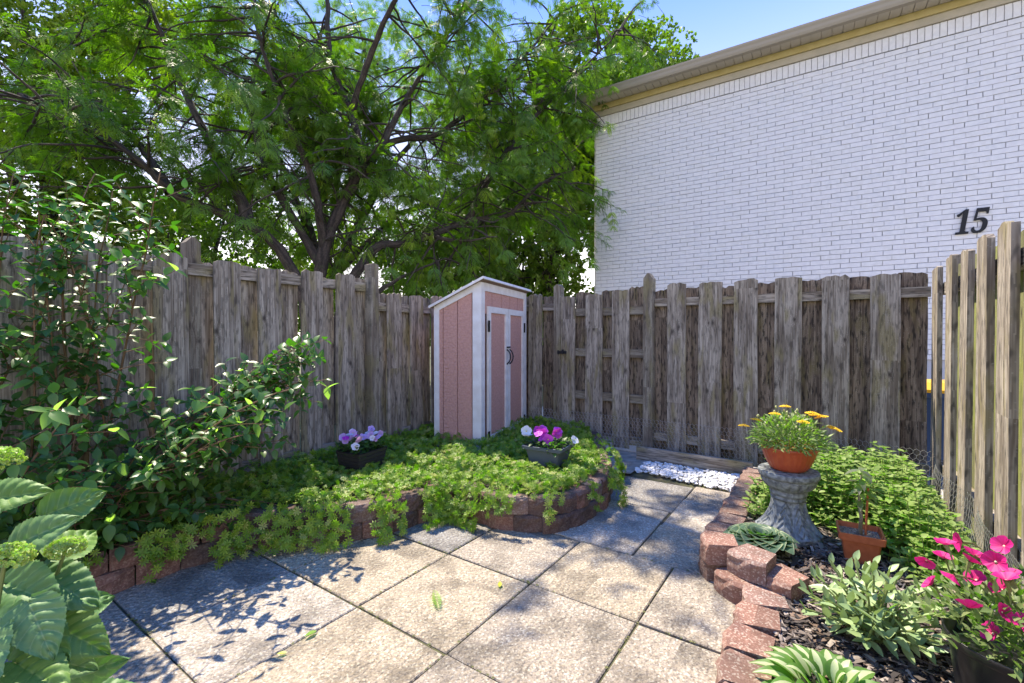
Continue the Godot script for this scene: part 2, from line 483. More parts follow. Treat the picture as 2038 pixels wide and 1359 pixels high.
	fence(t, fr, bk, [[-5.03, -0.12, 0.1, 2.0, 0.006]], [[-5.0, -0.8, 1.72, 0.085], [-5.0, -0.8, 0.3, 0.085]], M.wood_sun, [M.wood_algae], 0.032, 0.06)
	# sleeper at the foot of the back fence
	var s := part(self, numbered("timber_edging"), rail_mesh(1.12, 0.15, 0.045), M.wood_back[0], Transform3D(Basis(Vector3.UP, -0.01), Vector3(-1.12, 0.078, -4.82)))
	tag(s, "long brown timber plank on edge behind the white pebbles", "timber")
	print("fences ", Time.get_ticks_msec())

# ---------- house ----------
func build_house() -> void:
	var turn := deg_to_rad(-1.4)   # the wall swings slightly away towards +x
	var h := thing("brick_house", "white painted brick house with tan gutter behind the back fence", "house", Vector3(-4.0, 0, -8.9), -turn)
	var L := 13.0
	var top := 5.9
	var g := Geo.new()
	g.box(Vector3(L / 2, top / 2 + 0.1, -4.02), Vector3(L, top + 0.2, 8.0))
	part(h, "wall", g.mesh(), M.mortar)
	var ch := 0.0755
	var bl := 0.262
	var cands := []
	var soldier := 0.215
	var rows := int((top - soldier - 0.01) / ch)
	for r in rows:
		var y := top - soldier - ch * (r + 0.5) - 0.01
		if y < 1.0:
			break
		var off := -bl * (0.0 if r % 2 == 0 else 0.5) - rr(0.0, 0.02)
		var x := off
		while x < L:
			var x0 := maxf(x + 0.0026, 0.0)
			var x1 := minf(x + bl - 0.0026, L)
			if x1 - x0 > 0.03:
				cands.append([Vector3((x0 + x1) / 2, y, 0.0), Vector3(x1 - x0, ch - rr(0.0045, 0.0065), 0.012)])
			x += bl + rr(-0.004, 0.004)
	var sx := 0.0
	while sx < L:
		cands.append([Vector3(sx + 0.041, top - soldier / 2, 0.0), Vector3(0.076, soldier - 0.006, 0.014)])
		sx += 0.082
	var scored := []
	for k in cands.size():
		var w := h.transform * Vector3(cands[k][0])
		var seen := in_view(w) and w.y > 2.1 + (w - EYE).length() * 0.02
		scored.append([(w - EYE).length() + (0.0 if seen else 100.0), k])
	scored.sort_custom(func(a, b): return a[0] < b[0])
	var rest := [Geo.new(), Geo.new(), Geo.new(), Geo.new()]
	for q in scored.size():
		var b = cands[scored[q][1]]
		var at: Vector3 = b[0] + Vector3(0, rr(-0.0012, 0.0012), rr(-0.0015, 0.0015))
		var bas := Basis(Vector3.FORWARD, rr(-0.006, 0.006)) * Basis(Vector3.UP, rr(-0.012, 0.012))
		if q < 300:
			var one := Geo.new()
			brick(one, Vector3.ZERO, b[1], Basis.IDENTITY)
			part(h, "brick", one.mesh(), M.brick[rng.randi() % 4], Transform3D(bas, at))
		else:
			brick(rest[rng.randi() % 4], at, b[1], bas)
	for k in 4:
		part(h, "brickwork", rest[k].mesh(), M.brick[k]).set_meta("kind", "stuff")
	# eaves: frieze board, moulding, vented soffit, gutter, roof
	g = Geo.new(); g.box(Vector3(L / 2 - 0.02, top + 0.06, 0.0), Vector3(L + 0.04, 0.115, 0.07))
	part(h, "frieze_board", g.mesh(), M.frieze)
	g = Geo.new(); g.box(Vector3(L / 2 - 0.03, top + 0.175, 0.01), Vector3(L + 0.06, 0.11, 0.11))
	part(h, "moulding", g.mesh(), M.gold)
	var sof := Node3D.new()
	g = Geo.new()
	var px := -0.3
	while px < L + 0.2:
		g.box(Vector3(px + 0.07, top + 0.24, 0.12), Vector3(0.13, 0.012, 0.32))
		px += 0.14
	g.box(Vector3(L / 2 - 0.02, top + 0.262, 0.12), Vector3(L + 0.5, 0.02, 0.32))
	part(h, "soffit", g.mesh(), M.soffit)
	g = Geo.new()
	var prof := [Vector2(0.265, top + 0.235), Vector2(0.36, top + 0.235), Vector2(0.375, top + 0.27), Vector2(0.385, top + 0.31), Vector2(0.40, top + 0.345), Vector2(0.405, top + 0.372), Vector2(0.393, top + 0.372), Vector2(0.39, top + 0.35), Vector2(0.29, top + 0.3), Vector2(0.265, top + 0.36)]
	for k in prof.size():
		var a: Vector2 = prof[k]
		var b: Vector2 = prof[(k + 1) % prof.size()]
		g.quad(g.p(Vector3(-0.32, a.y, a.x)), g.p(Vector3(L + 0.3, a.y, a.x)), g.p(Vector3(L + 0.3, b.y, b.x)), g.p(Vector3(-0.32, b.y, b.x)))
	var cap := Geometry2D.triangulate_polygon(PackedVector2Array(prof))
	for k in range(0, cap.size(), 3):
		g.tri(g.p(Vector3(-0.32, prof[cap[k]].y, prof[cap[k]].x)), g.p(Vector3(-0.32, prof[cap[k + 1]].y, prof[cap[k + 1]].x)), g.p(Vector3(-0.32, prof[cap[k + 2]].y, prof[cap[k + 2]].x)))
	part(h, "gutter", g.mesh(), M.gutter)
	g = Geo.new(); g.box(Vector3(-0.31, top + 0.3, -4.0), Vector3(0.03, 0.14, 8.5))
	part(h, "fascia", g.mesh(), M.gutter)
	g = Geo.new(); g.box(Vector3(-0.155, top + 0.235, -4.05), Vector3(0.28, 0.012, 8.0))
	part(h, "eave_board", g.mesh(), M.soffit)
	g = Geo.new()
	g.quad(g.p(Vector3(-0.34, top + 0.375, 0.34)), g.p(Vector3(L + 0.3, top + 0.375, 0.34)), g.p(Vector3(L + 0.3, top + 2.0, -4.0)), g.p(Vector3(-0.34, top + 2.0, -4.0)))
	g.quad(g.p(Vector3(-0.34, top + 2.0, -4.0)), g.p(Vector3(L + 0.3, top + 2.0, -4.0)), g.p(Vector3(L + 0.3, top + 0.375, -8.3)), g.p(Vector3(-0.34, top + 0.375, -8.3)))
	g.tri(g.p(Vector3(-0.3, top + 0.37, 0.0)), g.p(Vector3(-0.3, top + 1.98, -4.0)), g.p(Vector3(-0.3, top + 0.37, -8.0)))
	part(h, "roof", g.mesh(), M.roofing)
	g = Geo.new()
	g.tube([Vector3(-0.26, top + 0.2, -0.2), Vector3(-0.24, top + 0.1, -0.2), Vector3(-0.06, top - 0.16, -0.12), Vector3(-0.035, top - 0.3, -0.1), Vector3(-0.035, 0.1, -0.1)], [0.034, 0.034, 0.034, 0.034, 0.034], 8)
	part(h, "downpipe", g.mesh(true), M.trim)
	# house number
	var n := thing("house_number", "black metal number 15 fixed to the white brick wall", "number", h.transform * Vector3(5.62, 2.8, 0.02), -turn)
	var font := SystemFont.new()
	font.font_names = PackedStringArray(["Droid Serif"])
	font.font_italic = true
	font.font_weight = 700
	var dx := -0.02
	for d in ["1", "5"]:
		var tm := TextMesh.new()
		tm.font = font
		tm.text = d
		tm.font_size = 64
		tm.pixel_size = 0.0075
		tm.depth = 0.02
		var o := part(n, "digit", tm, M.black_metal, Transform3D(Basis(Vector3(0.7, 0, 0), Vector3(0.14, 1, 0), Vector3(0, 0, 1)), Vector3(dx, 0.165, 0.004)))
		dx += 0.175
	print("house ", Time.get_ticks_msec())

func brick(g: Geo, at: Vector3, s: Vector3, bas: Basis) -> void:
	var e := 0.0035
	var h := s / 2
	var ring := []
	for q in [[h.x, h.y, -h.z], [h.x, h.y, h.z - e], [h.x - e, h.y - e, h.z]]:
		var k := []
		for c in [[-1, -1], [1, -1], [1, 1], [-1, 1]]:
			k.append(at + bas * Vector3(q[0] * c[0], q[1] * c[1], q[2]))
		ring.append(k)
	for r in 2:
		for k in 4:
			var j := (k + 1) % 4
			g.quad(g.p(ring[r][k]), g.p(ring[r + 1][k]), g.p(ring[r + 1][j]), g.p(ring[r][j]))
	g.quad(g.p(ring[2][0]), g.p(ring[2][3]), g.p(ring[2][2]), g.p(ring[2][1]))

# ---------- shed ----------
func build_shed() -> void:
	# own x along the door front (away from the viewer), own z out of the doors; corner at the origin
	var a := Vector3(-0.2333, 0, -0.9724)     # along the door front
	var s := thing("tool_shed", "pink tool shed with white trim and a sloping roof in the fence corner", "shed", Vector3(-2.92, 0, -3.66), 0)
	s.transform.basis = Basis(a, Vector3.UP, a.cross(Vector3.UP))
	# after this: local +x along front, local +z = out through the doors (towards +x in the garden)
	var W := 1.36
	var D := 0.53
	var hf := 1.9
	var hb := 1.66
	var y0 := 0.16
	var g := Geo.new()
	# side wall nearest the patio (local x = 0): siding boards between grooves
	var cuts := [0.0, 0.09, 0.26, 0.43, D]
	for side in [0.0, W]:
		for k in 4:
			var z0: float = -cuts[k] - (0.004 if k > 0 else 0.0)
			var z1: float = -cuts[k + 1] + 0.004
			var pts := PackedVector2Array([Vector2(z1, y0), Vector2(z0, y0), Vector2(z0, lerpf(hf, hb, -z0 / D)), Vector2(z1, lerpf(hf, hb, -z1 / D))])
			part(s, "siding", prism(pts, 0.014), M.pink, Transform3D(Basis(Vector3.UP, -PI / 2), Vector3(side, 0, 0)))
	g.box(Vector3(0.012, (hb + y0) / 2, -D / 2), Vector3(0.006, hb - y0 - 0.02, D - 0.02))
	g.box(Vector3(W / 2, (hb + y0) / 2, -D + 0.01), Vector3(W - 0.03, hb - y0, 0.012))
	part(s, "backing", g.mesh(), M.pink)
	# front: header siding over the doors
	for k in 5:
		g = Geo.new()
		g.box(Vector3(0.02 + 0.264 * (k + 0.5), 1.73, 0.0), Vector3(0.252, 0.3, 0.014))
		part(s, "siding", g.mesh(), M.pink)
	g = Geo.new(); g.box(Vector3(W / 2, 0.95, -0.02), Vector3(W - 0.04, 1.85, 0.008))
	part(s, "inner_wall", g.mesh(), M.pink)
	# white trim
	trim(s, Vector3(-0.006, (hf + y0) / 2, -0.035), Vector3(0.022, hf - y0, 0.09))
	trim(s, Vector3(0.03, (hf + y0) / 2, 0.008), Vector3(0.088, hf - y0, 0.022))
	trim(s, Vector3(W - 0.03, (hf + y0) / 2, 0.008), Vector3(0.088, hf - y0, 0.022))
	trim(s, Vector3(-0.006, (hb + y0) / 2, -D + 0.025), Vector3(0.022, hb - y0 + 0.01, 0.06))
	trim(s, Vector3(W / 2, hf - 0.04, 0.008), Vector3(W - 0.15, 0.085, 0.02))
	var sl := atan2(hf - hb, D)
	var run := sqrt(D * D + (hf - hb) * (hf - hb))
	g = Geo.new(); g.box(Vector3.ZERO, Vector3(0.02, 0.065, run - 0.1))
	part(s, "trim", g.mesh(), M.trim, Transform3D(Basis(Vector3.RIGHT, -sl), Vector3(-0.0075, (hf + hb) / 2 - 0.035, -D / 2 - 0.012)))
	# roof sheet
	g = Geo.new(); g.box(Vector3.ZERO, Vector3(W + 0.1, 0.018, run + 0.12))
	part(s, "roof", g.mesh(), M.shed_roof, Transform3D(Basis(Vector3.RIGHT, -sl), Vector3(W / 2, (hf + hb) / 2 + 0.016, -D / 2 + 0.01)))
	g = Geo.new(); g.box(Vector3.ZERO, Vector3(W + 0.11, 0.03, 0.012))
	part(s, "roof_edge", g.mesh(), M.trim, Transform3D(Basis(Vector3.RIGHT, -sl), Vector3(W / 2, hf + 0.035, 0.068)))
	g = Geo.new(); g.box(Vector3.ZERO, Vector3(0.012, 0.024, run + 0.12))
	part(s, "roof_edge", g.mesh(), M.trim, Transform3D(Basis(Vector3.RIGHT, -sl), Vector3(-0.058, (hf + hb) / 2 + 0.017, -D / 2 + 0.01)))
	# doors
	for k in 2:
		var d := Node3D.new()
		d.name = "door"
		s.add_child(d, true)
		var x0 := 0.135 if k == 0 else 0.7
		var dw := 0.55
		d.position = Vector3(x0 + dw / 2, 0, 0.012)
		var lo := y0 + 0.06
		var hi := 1.66
		for q in [[-dw / 2 + 0.06, 0.08], [0.084, dw / 2 - 0.06]]:
			g = Geo.new(); g.box(Vector3((q[0] + q[1]) / 2, (lo + hi) / 2, 0), Vector3(q[1] - q[0], hi - lo - 0.1, 0.012))
			part(d, "panel", g.mesh(), M.pink)
		for q in [-1, 1]:
			g = Geo.new(); g.box(Vector3(q * (dw / 2 - 0.033), (lo + hi) / 2, 0.01), Vector3(0.066, hi - lo, 0.024))
			part(d, "stile", g.mesh(), M.trim)
			g = Geo.new(); g.box(Vector3(0, (hi - 0.033) if q == 1 else (lo + 0.033), 0.0095), Vector3(dw - 0.132, 0.066, 0.022))
			part(d, "cross_rail", g.mesh(), M.trim)
		var hx := (dw / 2 - 0.035) * (1 if k == 0 else -1)
		g = Geo.new()
		var pts := []
		for j in 9:
			var f := j / 8.0
			pts.append(Vector3(hx, 1.02 + f * 0.17, 0.022 + 0.045 * pow(sin(PI * f), 0.6)))
		g.tube(pts, [0.009, 0.008, 0.008, 0.008, 0.009, 0.008, 0.008, 0.008, 0.009], 6)
		part(d, "handle", g.mesh(true), M.black_metal)
		for y in [1.45, 0.28]:
			g = Geo.new(); g.box(Vector3(-hx * 1.14, y, 0.026), Vector3(0.05, 0.12, 0.006))
			g.tube([Vector3(-hx * 1.14, y - 0.06, 0.03), Vector3(-hx * 1.14, y + 0.06, 0.03)], [0.007, 0.007], 6)
			part(d, "hinge", g.mesh(), M.black_metal)
	g = Geo.new(); g.box(Vector3(0.69, 1.215, 0.04), Vector3(0.1, 0.018, 0.008))
	part(s, "hasp", g.mesh(), M.black_metal)
	print("shed ", Time.get_ticks_msec())

func trim(s: Node3D, at: Vector3, size: Vector3) -> void:
	var g := Geo.new()
	g.box(Vector3.ZERO, size)
	part(s, "trim", g.mesh(), M.trim, Transform3D(Basis.IDENTITY, at))

# ---------- ground, paving, bed walls ----------
var bed_path: Array = [Vector2(-3.0, 1.2), Vector2(-3.03, 0.6), Vector2(-3.03, -0.3), Vector2(-3.05, -0.7), Vector2(-3.04, -1.05), Vector2(-2.99, -1.38), Vector2(-2.77, -1.6), Vector2(-2.58, -1.79), Vector2(-2.42, -2.06), Vector2(-2.37, -2.31), Vector2(-2.36, -2.5), Vector2(-2.18, -2.55), Vector2(-1.92, -2.53), Vector2(-1.77, -2.57), Vector2(-1.51, -2.71), Vector2(-1.415, -2.95), Vector2(-1.4, -3.37), Vector2(-1.53, -3.79), Vector2(-1.8, -4.3), Vector2(-2.1, -4.8), Vector2(-2.2, -5.02)]
var bed_poly := PackedVector2Array()

func slab_mesh(w: float, d: float, t := 0.05) -> ArrayMesh:
	var g := Geo.new()
	var e := 0.005
	var rings := [[w / 2, d / 2, -t], [w / 2, d / 2, -e], [w / 2 - e, d / 2 - e, 0.0]]
	var ids := []
	for r in rings:
		var k := []
		for c in [[-1, -1], [1, -1], [1, 1], [-1, 1]]:
			k.append(g.p(Vector3(r[0] * c[0], r[2], r[1] * c[1])))
		ids.append(k)
	for r in 2:
		for k in 4:
			var j := (k + 1) % 4
			g.quad(ids[r][k], ids[r][j], ids[r + 1][j], ids[r + 1][k])
	g.quad(ids[2][0], ids[2][1], ids[2][2], ids[2][3])
	return g.mesh()

func lay(p: Node3D, x0: float, x1: float, z0: float, z1: float, m: Material) -> void:
	var gap := rr(0.008, 0.013)
	var b := Basis(Vector3.UP, rr(-0.004, 0.004)) * Basis(Vector3.RIGHT, rr(-0.005, 0.005)) * Basis(Vector3.FORWARD, rr(-0.005, 0.005))
	part(p, "paving_slab", slab_mesh(x1 - x0 - gap, z1 - z0 - gap), m, Transform3D(b, Vector3((x0 + x1) / 2, rr(-0.003, 0.003), (z0 + z1) / 2)))

func flat(poly: PackedVector2Array, y: float) -> ArrayMesh:
	var g := Geo.new()
	for q in poly:
		g.p(Vector3(q.x, y, q.y), q)
	var t := Geometry2D.triangulate_polygon(poly)
	for k in range(0, t.size(), 3):
		g.tri(t[k], t[k + 1], t[k + 2])
	return g.mesh()

func build_ground() -> void:
	var g := Geo.new()
	g.quad(g.p(Vector3(-90, -0.06, -90)), g.p(Vector3(90, -0.06, -90)), g.p(Vector3(90, -0.06, 90)), g.p(Vector3(-90, -0.06, 90)))
	structure("ground", g.mesh(), M.ground)
	g = Geo.new()
	g.quad(g.p(Vector3(-4.6, -0.05, -8.9)), g.p(Vector3(12, -0.05, -8.9)), g.p(Vector3(12, -0.05, -5.25)), g.p(Vector3(-4.6, -0.05, -5.25)))
	structure("bounce_sheet", g.mesh(), M.bounce_sheet)  # pale sheet behind the fence, added to bounce sunlight onto the house wall
	var p := structure("patio")
	g = Geo.new()
	g.quad(g.p(Vector3(-3.3, -0.012, -4.6)), g.p(Vector3(0.1, -0.012, -4.6)), g.p(Vector3(0.1, -0.012, 2.6)), g.p(Vector3(-3.3, -0.012, 2.6)))
	part(p, "joint_sand", g.mesh(), M.joint)
	var xs := [-3.72, -3.12, -2.52, -1.917, -1.32, -0.723, -0.12]
	var zs := [2.6, 1.94, 1.27, 0.6, -0.075, -0.745, -1.42, -2.088]
	for a in xs.size() - 1:
		for b in zs.size() - 1:
			var m: Material = M.slab[rng.randi() % 3]
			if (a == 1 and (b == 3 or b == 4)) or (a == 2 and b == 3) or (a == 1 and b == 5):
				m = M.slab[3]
			lay(p, xs[a], xs[a + 1], zs[b + 1], zs[b], m)
	for a in [1, 2, 3, 4, 5]:
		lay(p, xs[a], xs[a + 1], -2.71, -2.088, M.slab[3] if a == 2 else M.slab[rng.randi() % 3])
	lay(p, -2.19, -1.575, -3.54, -2.71, M.slab[1])
	lay(p, -1.575, -0.975, -3.54, -2.71, M.slab[0])
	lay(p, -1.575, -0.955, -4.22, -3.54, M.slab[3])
	lay(p, -2.19, -1.575, -4.22, -3.54, M.slab[1])
	lay(p, -0.975, -0.4, -3.28, -2.71, M.slab[2])
	lay(p, -0.965, -0.4, -3.9, -3.28, M.slab[0])
	lay(p, -0.955, -0.4, -4.28, -3.9, M.slab[1])
	# concrete threshold in front of the gate
	g = Geo.new()
	g.grid(12, 5, func(u: float, v: float) -> Vector3:
		return Vector3(lerpf(-2.5, -1.55, u), 0.012 + 0.02 * sin(u * 7.0) * v * (1.0 - v), lerpf(-5.1, -4.24, v) + 0.03 * sin(u * 11.0) * v))
	structure("threshold", g.mesh(true), M.concrete)
	# white pebbles
	var peb := SphereMesh.new()
	peb.radius = 0.5; peb.height = 1.0; peb.radial_segments = 8; peb.rings = 4
	var xf := []
	var col := []
	for k in 900:
		var u := rng.randf()
		var z := rr(-4.78, lerpf(-4.4, -4.27, u))
		var x := lerpf(-1.55, -0.62, u)
		xf.append(Transform3D(Basis(Vector3.UP, rr(0, TAU)) * Basis(Vector3.RIGHT, rr(-0.4, 0.4)) * Basis.from_scale(Vector3(rr(0.028, 0.05), rr(0.016, 0.026), rr(0.022, 0.036))), Vector3(x, rr(0.0, 0.03), z)))
		var w := rr(0.55, 0.82)
		col.append(Color(w, w * 0.985, w * 0.95))
	var o := many(self, numbered("pebbles"), peb, M.chip, xf, col)
	tag(o, "strip of white pebbles along the timber plank", "pebbles")

# split-faced retaining block: own +z is the rough face, top at y = h
func block_mesh(w: float, h: float, d: float, seed_: int) -> ArrayMesh:
	var g := Geo.new()
	var r := RandomNumberGenerator.new()
	r.seed = seed_
	var n := 6
	var rows := [0.0, 0.3, 0.62, 0.88, 1.0]
	var front := []
	for b in rows.size():
		var line := []
		for a in n + 1:
			var u := float(a) / n
			var bulge := 0.022 * sin(PI * clampf(u, 0.02, 0.98))
			var rough := r.randf_range(-0.006, 0.008) if (b > 0 and b < 4) else r.randf_range(-0.003, 0.002)
			var edge := -0.012 if b == 4 else 0.0
			line.append(Vector3((u - 0.5) * w * (1.0 if b < 4 else 0.97), rows[b] * h - (0.003 if b == 3 else 0.0), d / 2 + bulge - 0.02 + rough + edge))
		front.append(line)
	for b in rows.size() - 1:
		for a in n:
			g.quad(g.p(front[b][a]), g.p(front[b + 1][a]), g.p(front[b + 1][a + 1]), g.p(front[b][a + 1]))
	var bl := Vector3(-w * 0.38, h - 0.002, -d / 2)
	var br := Vector3(w * 0.38, h - 0.002, -d / 2)
	for a in n:
		var t0 := float(a) / n
		var t1 := float(a + 1) / n
		g.quad(g.p(front[4][a]), g.p(bl.lerp(br, t0)), g.p(bl.lerp(br, t1)), g.p(front[4][a + 1]))
	var dn := Vector3(0, -h, 0)
	g.quad(g.p(bl), g.p(bl + dn), g.p(br + dn), g.p(br))
	for s in [0, n]:
		var bk := bl if s == 0 else br
		for b in 4:
			var q0 := Vector3(bk.x, rows[b] * h, bk.z)
			var q1 := Vector3(bk.x, rows[b + 1] * h - 0.001, bk.z)
			if s == 0:
				g.quad(g.p(front[b][s]), g.p(q0), g.p(q1), g.p(front[b + 1][s]))
			else:
				g.quad(g.p(front[b][s]), g.p(front[b + 1][s]), g.p(q1), g.p(q0))
	return g.mesh()

func path_at(path: Array, s: float) -> Array:      # [point, outward normal]
	for k in path.size() - 1:
		var a: Vector2 = path[k]
		var b: Vector2 = path[k + 1]
		var l := a.distance_to(b)
		if s <= l or k == path.size() - 2:
			var d := (b - a) / l
			return [a + d * s, Vector2(-d.y, d.x)]
		s -= l
	return []

func path_length(path: Array) -> float:
	var l := 0.0
	for k in path.size() - 1:
		l += path[k].distance_to(path[k + 1])
	return l

func build_bed_walls() -> void:
	var meshes := []
	for k in 5:
		meshes.append(block_mesh(0.2, 0.112, 0.15, 40 + k))
	var w := thing("retaining_wall", "curving two-course wall of dark red blocks around the creeping groundcover", "wall")
	var total := path_length(bed_path)
	for course in 2:
		var s := 0.1 + 0.1 * course
		while s < total - 0.1:
			var q := path_at(bed_path, s)
			var q2 := path_at(bed_path, minf(s + 0.08, total - 0.01))
			var q3 := path_at(bed_path, maxf(s - 0.08, 0.01))
			var t: Vector2 = (q2[0] - q3[0]).normalized()
			var n := Vector2(-t.y, t.x)
			if q[0].y < 0.9 and q[0].y > -4.9:
				var at: Vector2 = q[0] - n * (0.075 + 0.012 * course)
				var b := Basis(Vector3.UP, atan2(n.x, n.y) + rr(-0.05, 0.05))
				part(w, "block", meshes[rng.randi() % 5], M.old_block[rng.randi() % 3], Transform3D(b, Vector3(at.x, 0.113 * course + rr(-0.001, 0.003), at.y)))
			s += 0.206
	# soil of the raised bed
	var inner := []
	for k in bed_path.size():
		var t: Vector2 = (bed_path[mini(k + 1, bed_path.size() - 1)] - bed_path[maxi(k - 1, 0)]).normalized()
		inner.append(bed_path[k] - Vector2(-t.y, t.x) * 0.12)
	bed_poly = PackedVector2Array(inner)
	bed_poly.append(Vector2(-3.76, -5.04))
	bed_poly.append(Vector2(-3.76, 1.2))
	structure("soil", flat(bed_poly, 0.175), M.soil)
	# edging of the sunny bed, single blocks
	var e := thing("block_edging", "edging of reddish concrete blocks along the bark mulch bed", "edging")
	var face := -PI / 2
	var spots := []
	for z in [-4.71, -4.52, -4.33, -4.14, -3.95, -3.75, -3.56, -3.37, -3.18, -2.99]:
		spots.append([Vector3(-0.54 + rr(-0.012, 0.012), 0.0, z), face + rr(-0.09, 0.09)])
	spots += [[Vector3(-0.5, 0.0, -2.77), -1.2], [Vector3(-0.36, 0.0, -2.6), -0.55], [Vector3(-0.235, 0.0, -2.46), -1.3], [Vector3(-0.245, 0.0, -2.27), -1.45], [Vector3(-0.255, 0.0, -2.07), -1.6], [Vector3(-0.245, 0.0, -1.87), -1.55], [Vector3(-0.235, 0.0, -1.67), -1.6], [Vector3(-0.22, 0.0, -1.47), -1.5], [Vector3(-0.2, 0.0, -1.27), -1.5], [Vector3(-0.19, 0.0, -1.07), -1.6]]
	spots += [[Vector3(-0.485, 0.112, -2.73), -1.25], [Vector3(-0.305, 0.112, -2.645), -0.35], [Vector3(-0.17, 0.055, -2.62), -0.6]]
	for k in 5:
		meshes[k] = block_mesh(0.198, 0.11, 0.18, 90 + k)
	for q in spots:
		part(e, "block", meshes[rng.randi() % 5], M.block[rng.randi() % 3], Transform3D(Basis(Vector3.UP, q[1]) * Basis(Vector3.RIGHT, rr(-0.02, 0.02)), q[0]))
	var poly := PackedVector2Array([Vector2(-0.5, -5.05), Vector2(0.72, -5.05), Vector2(0.72, -0.8), Vector2(-0.14, -0.8), Vector2(-0.16, -1.5), Vector2(-0.18, -2.4), Vector2(-0.3, -2.65), Vector2(-0.46, -2.9)])
	structure("bed_soil", flat(poly, 0.07), M.soil)
	# bark mulch
	var chip := Geo.new()
	chip.v = PackedVector3Array([Vector3(-0.5, 0, -0.1), Vector3(-0.42, 0.03, 0.5), Vector3(0.5, 0.0, 0.28), Vector3(0.36, 0.05, -0.5), Vector3(-0.5, -0.22, -0.1), Vector3(-0.42, -0.2, 0.5), Vector3(0.5, -0.22, 0.28), Vector3(0.36, -0.2, -0.5), Vector3(0, 0.14, 0)])
	chip.u.resize(9)
	chip.c.resize(9)
	for q in [[0, 1], [1, 2], [2, 3], [3, 0]]:
		chip.tri(8, q[0], q[1])
		chip.quad(q[0], q[0] + 4, q[1] + 4, q[1])
	var xf := []
	var col := []
	var tones := [Color(0.11, 0.088, 0.075), Color(0.06, 0.047, 0.04), Color(0.19, 0.155, 0.13), Color(0.32, 0.27, 0.225), Color(0.035, 0.028, 0.026), Color(0.17, 0.115, 0.08)]
	while xf.size() < 11000:
		var x := rr(-0.5, 0.7)
		var z := rr(-3.6, -0.85) if rng.randf() < 0.93 else rr(-4.9, -3.6)
		if not Geometry2D.is_point_in_polygon(Vector2(x, z), poly):
			continue
		var l := rr(0.02, 0.05) if rng.randf() < 0.75 else rr(0.05, 0.095)
		var b := Basis(Vector3.UP, rr(0, TAU)) * Basis(Vector3.RIGHT, rng.randfn() * 0.3) * Basis(Vector3.FORWARD, rng.randfn() * 0.3)
		xf.append(Transform3D(b * Basis.from_scale(Vector3(l, rr(0.006, 0.014), l * rr(0.14, 0.5))), Vector3(x, 0.082 + rr(-0.012, 0.022), z)))
		col.append(tones[rng.randi() % 6] * rr(0.75, 1.25))
	var o := many(self, numbered("bark_mulch"), chip.mesh(), M.chip, xf, col)
	tag(o, "dark shredded bark mulch covering the sunny bed", "mulch")
	print("beds ", Time.get_ticks_msec())

# ---------- pots ----------
func rect_rings(rings: Array, corner := 0.02) -> ArrayMesh:   # [half x, half z, y]
	var g := Geo.new()
	var n := 0
	for r in rings:
		n = 0
		for c in 4:
			for j in 3:
				var a := PI / 2 * (c + j / 2.0)
				var sx := 1.0 if c == 0 or c == 3 else -1.0
				var sz := 1.0 if c < 2 else -1.0
				g.p(Vector3(sx * (r[0] - corner) + cos(a) * corner, r[2], sz * (r[1] - corner) + sin(a) * corner))
				n += 1
	for k in rings.size() - 1:
		for j in n:
			var a := k * n + j
			var b := k * n + (j + 1) % n
			g.quad(a, b, b + n, a + n)
	return g.mesh()

func rect_soil(hx: float, hz: float, y: float) -> ArrayMesh:
	return flat(PackedVector2Array([Vector2(-hx, -hz), Vector2(hx, -hz), Vector2(hx, hz), Vector2(-hx, hz)]), y)

func lathe(profile: Array, seg := 40, shape = null) -> ArrayMesh:
	var g := Geo.new()
	for k in profile.size():
		for j in seg + 1:
			var a := TAU * j / seg
			var r: float = profile[k].x
			if shape != null:
				r = shape.call(a, profile[k].y, r)
			g.p(Vector3(cos(a) * r, profile[k].y, sin(a) * r), Vector2(float(j) / seg, profile[k].y))
	for k in profile.size() - 1:
		for j in seg:
			var q := k * (seg + 1) + j
			g.quad(q, q + 1, q + seg + 2, q + seg + 1)
	return g.mesh(true)

func petal_flower(r: float, petals: int, inner: Color, outer: Color, cup := 0.25, eye := Color(0.7, 0.6, 0.1)) -> ArrayMesh:
	var g := Geo.new()
	for k in petals:
		var a := TAU * k / petals + rr(-0.1, 0.1)
		var lift := rr(-0.15, 0.15)
		var width := PI / petals * 1.12
		var c0 := g.p(Vector3(0, 0, 0), Vector2.ZERO, inner)
		var last := -1
		for j in 6:
			var t := -1.0 + 2.0 * j / 5.0
			var rad := r * (1.0 - 0.22 * t * t - (0.06 if j == 2 else 0.0))
			var p := g.p(Vector3(cos(a + t * width) * rad, r * (cup + lift * (1.0 - absf(t))) + 0.001 * k, sin(a + t * width) * rad), Vector2.ZERO, outer)
			if last >= 0:
				g.tri(c0, last, p)
			last = p
	var f := g.p(Vector3(0, r * 0.1, 0), Vector2.ZERO, eye)
	var e := []
	for j in 6:
		e.append(g.p(Vector3(cos(j * TAU / 6), 0.3, sin(j * TAU / 6)) * r * 0.13, Vector2.ZERO, eye))
	for j in 6:
		g.tri(f, e[j], e[(j + 1) % 6])
	return g.mesh(false, true)

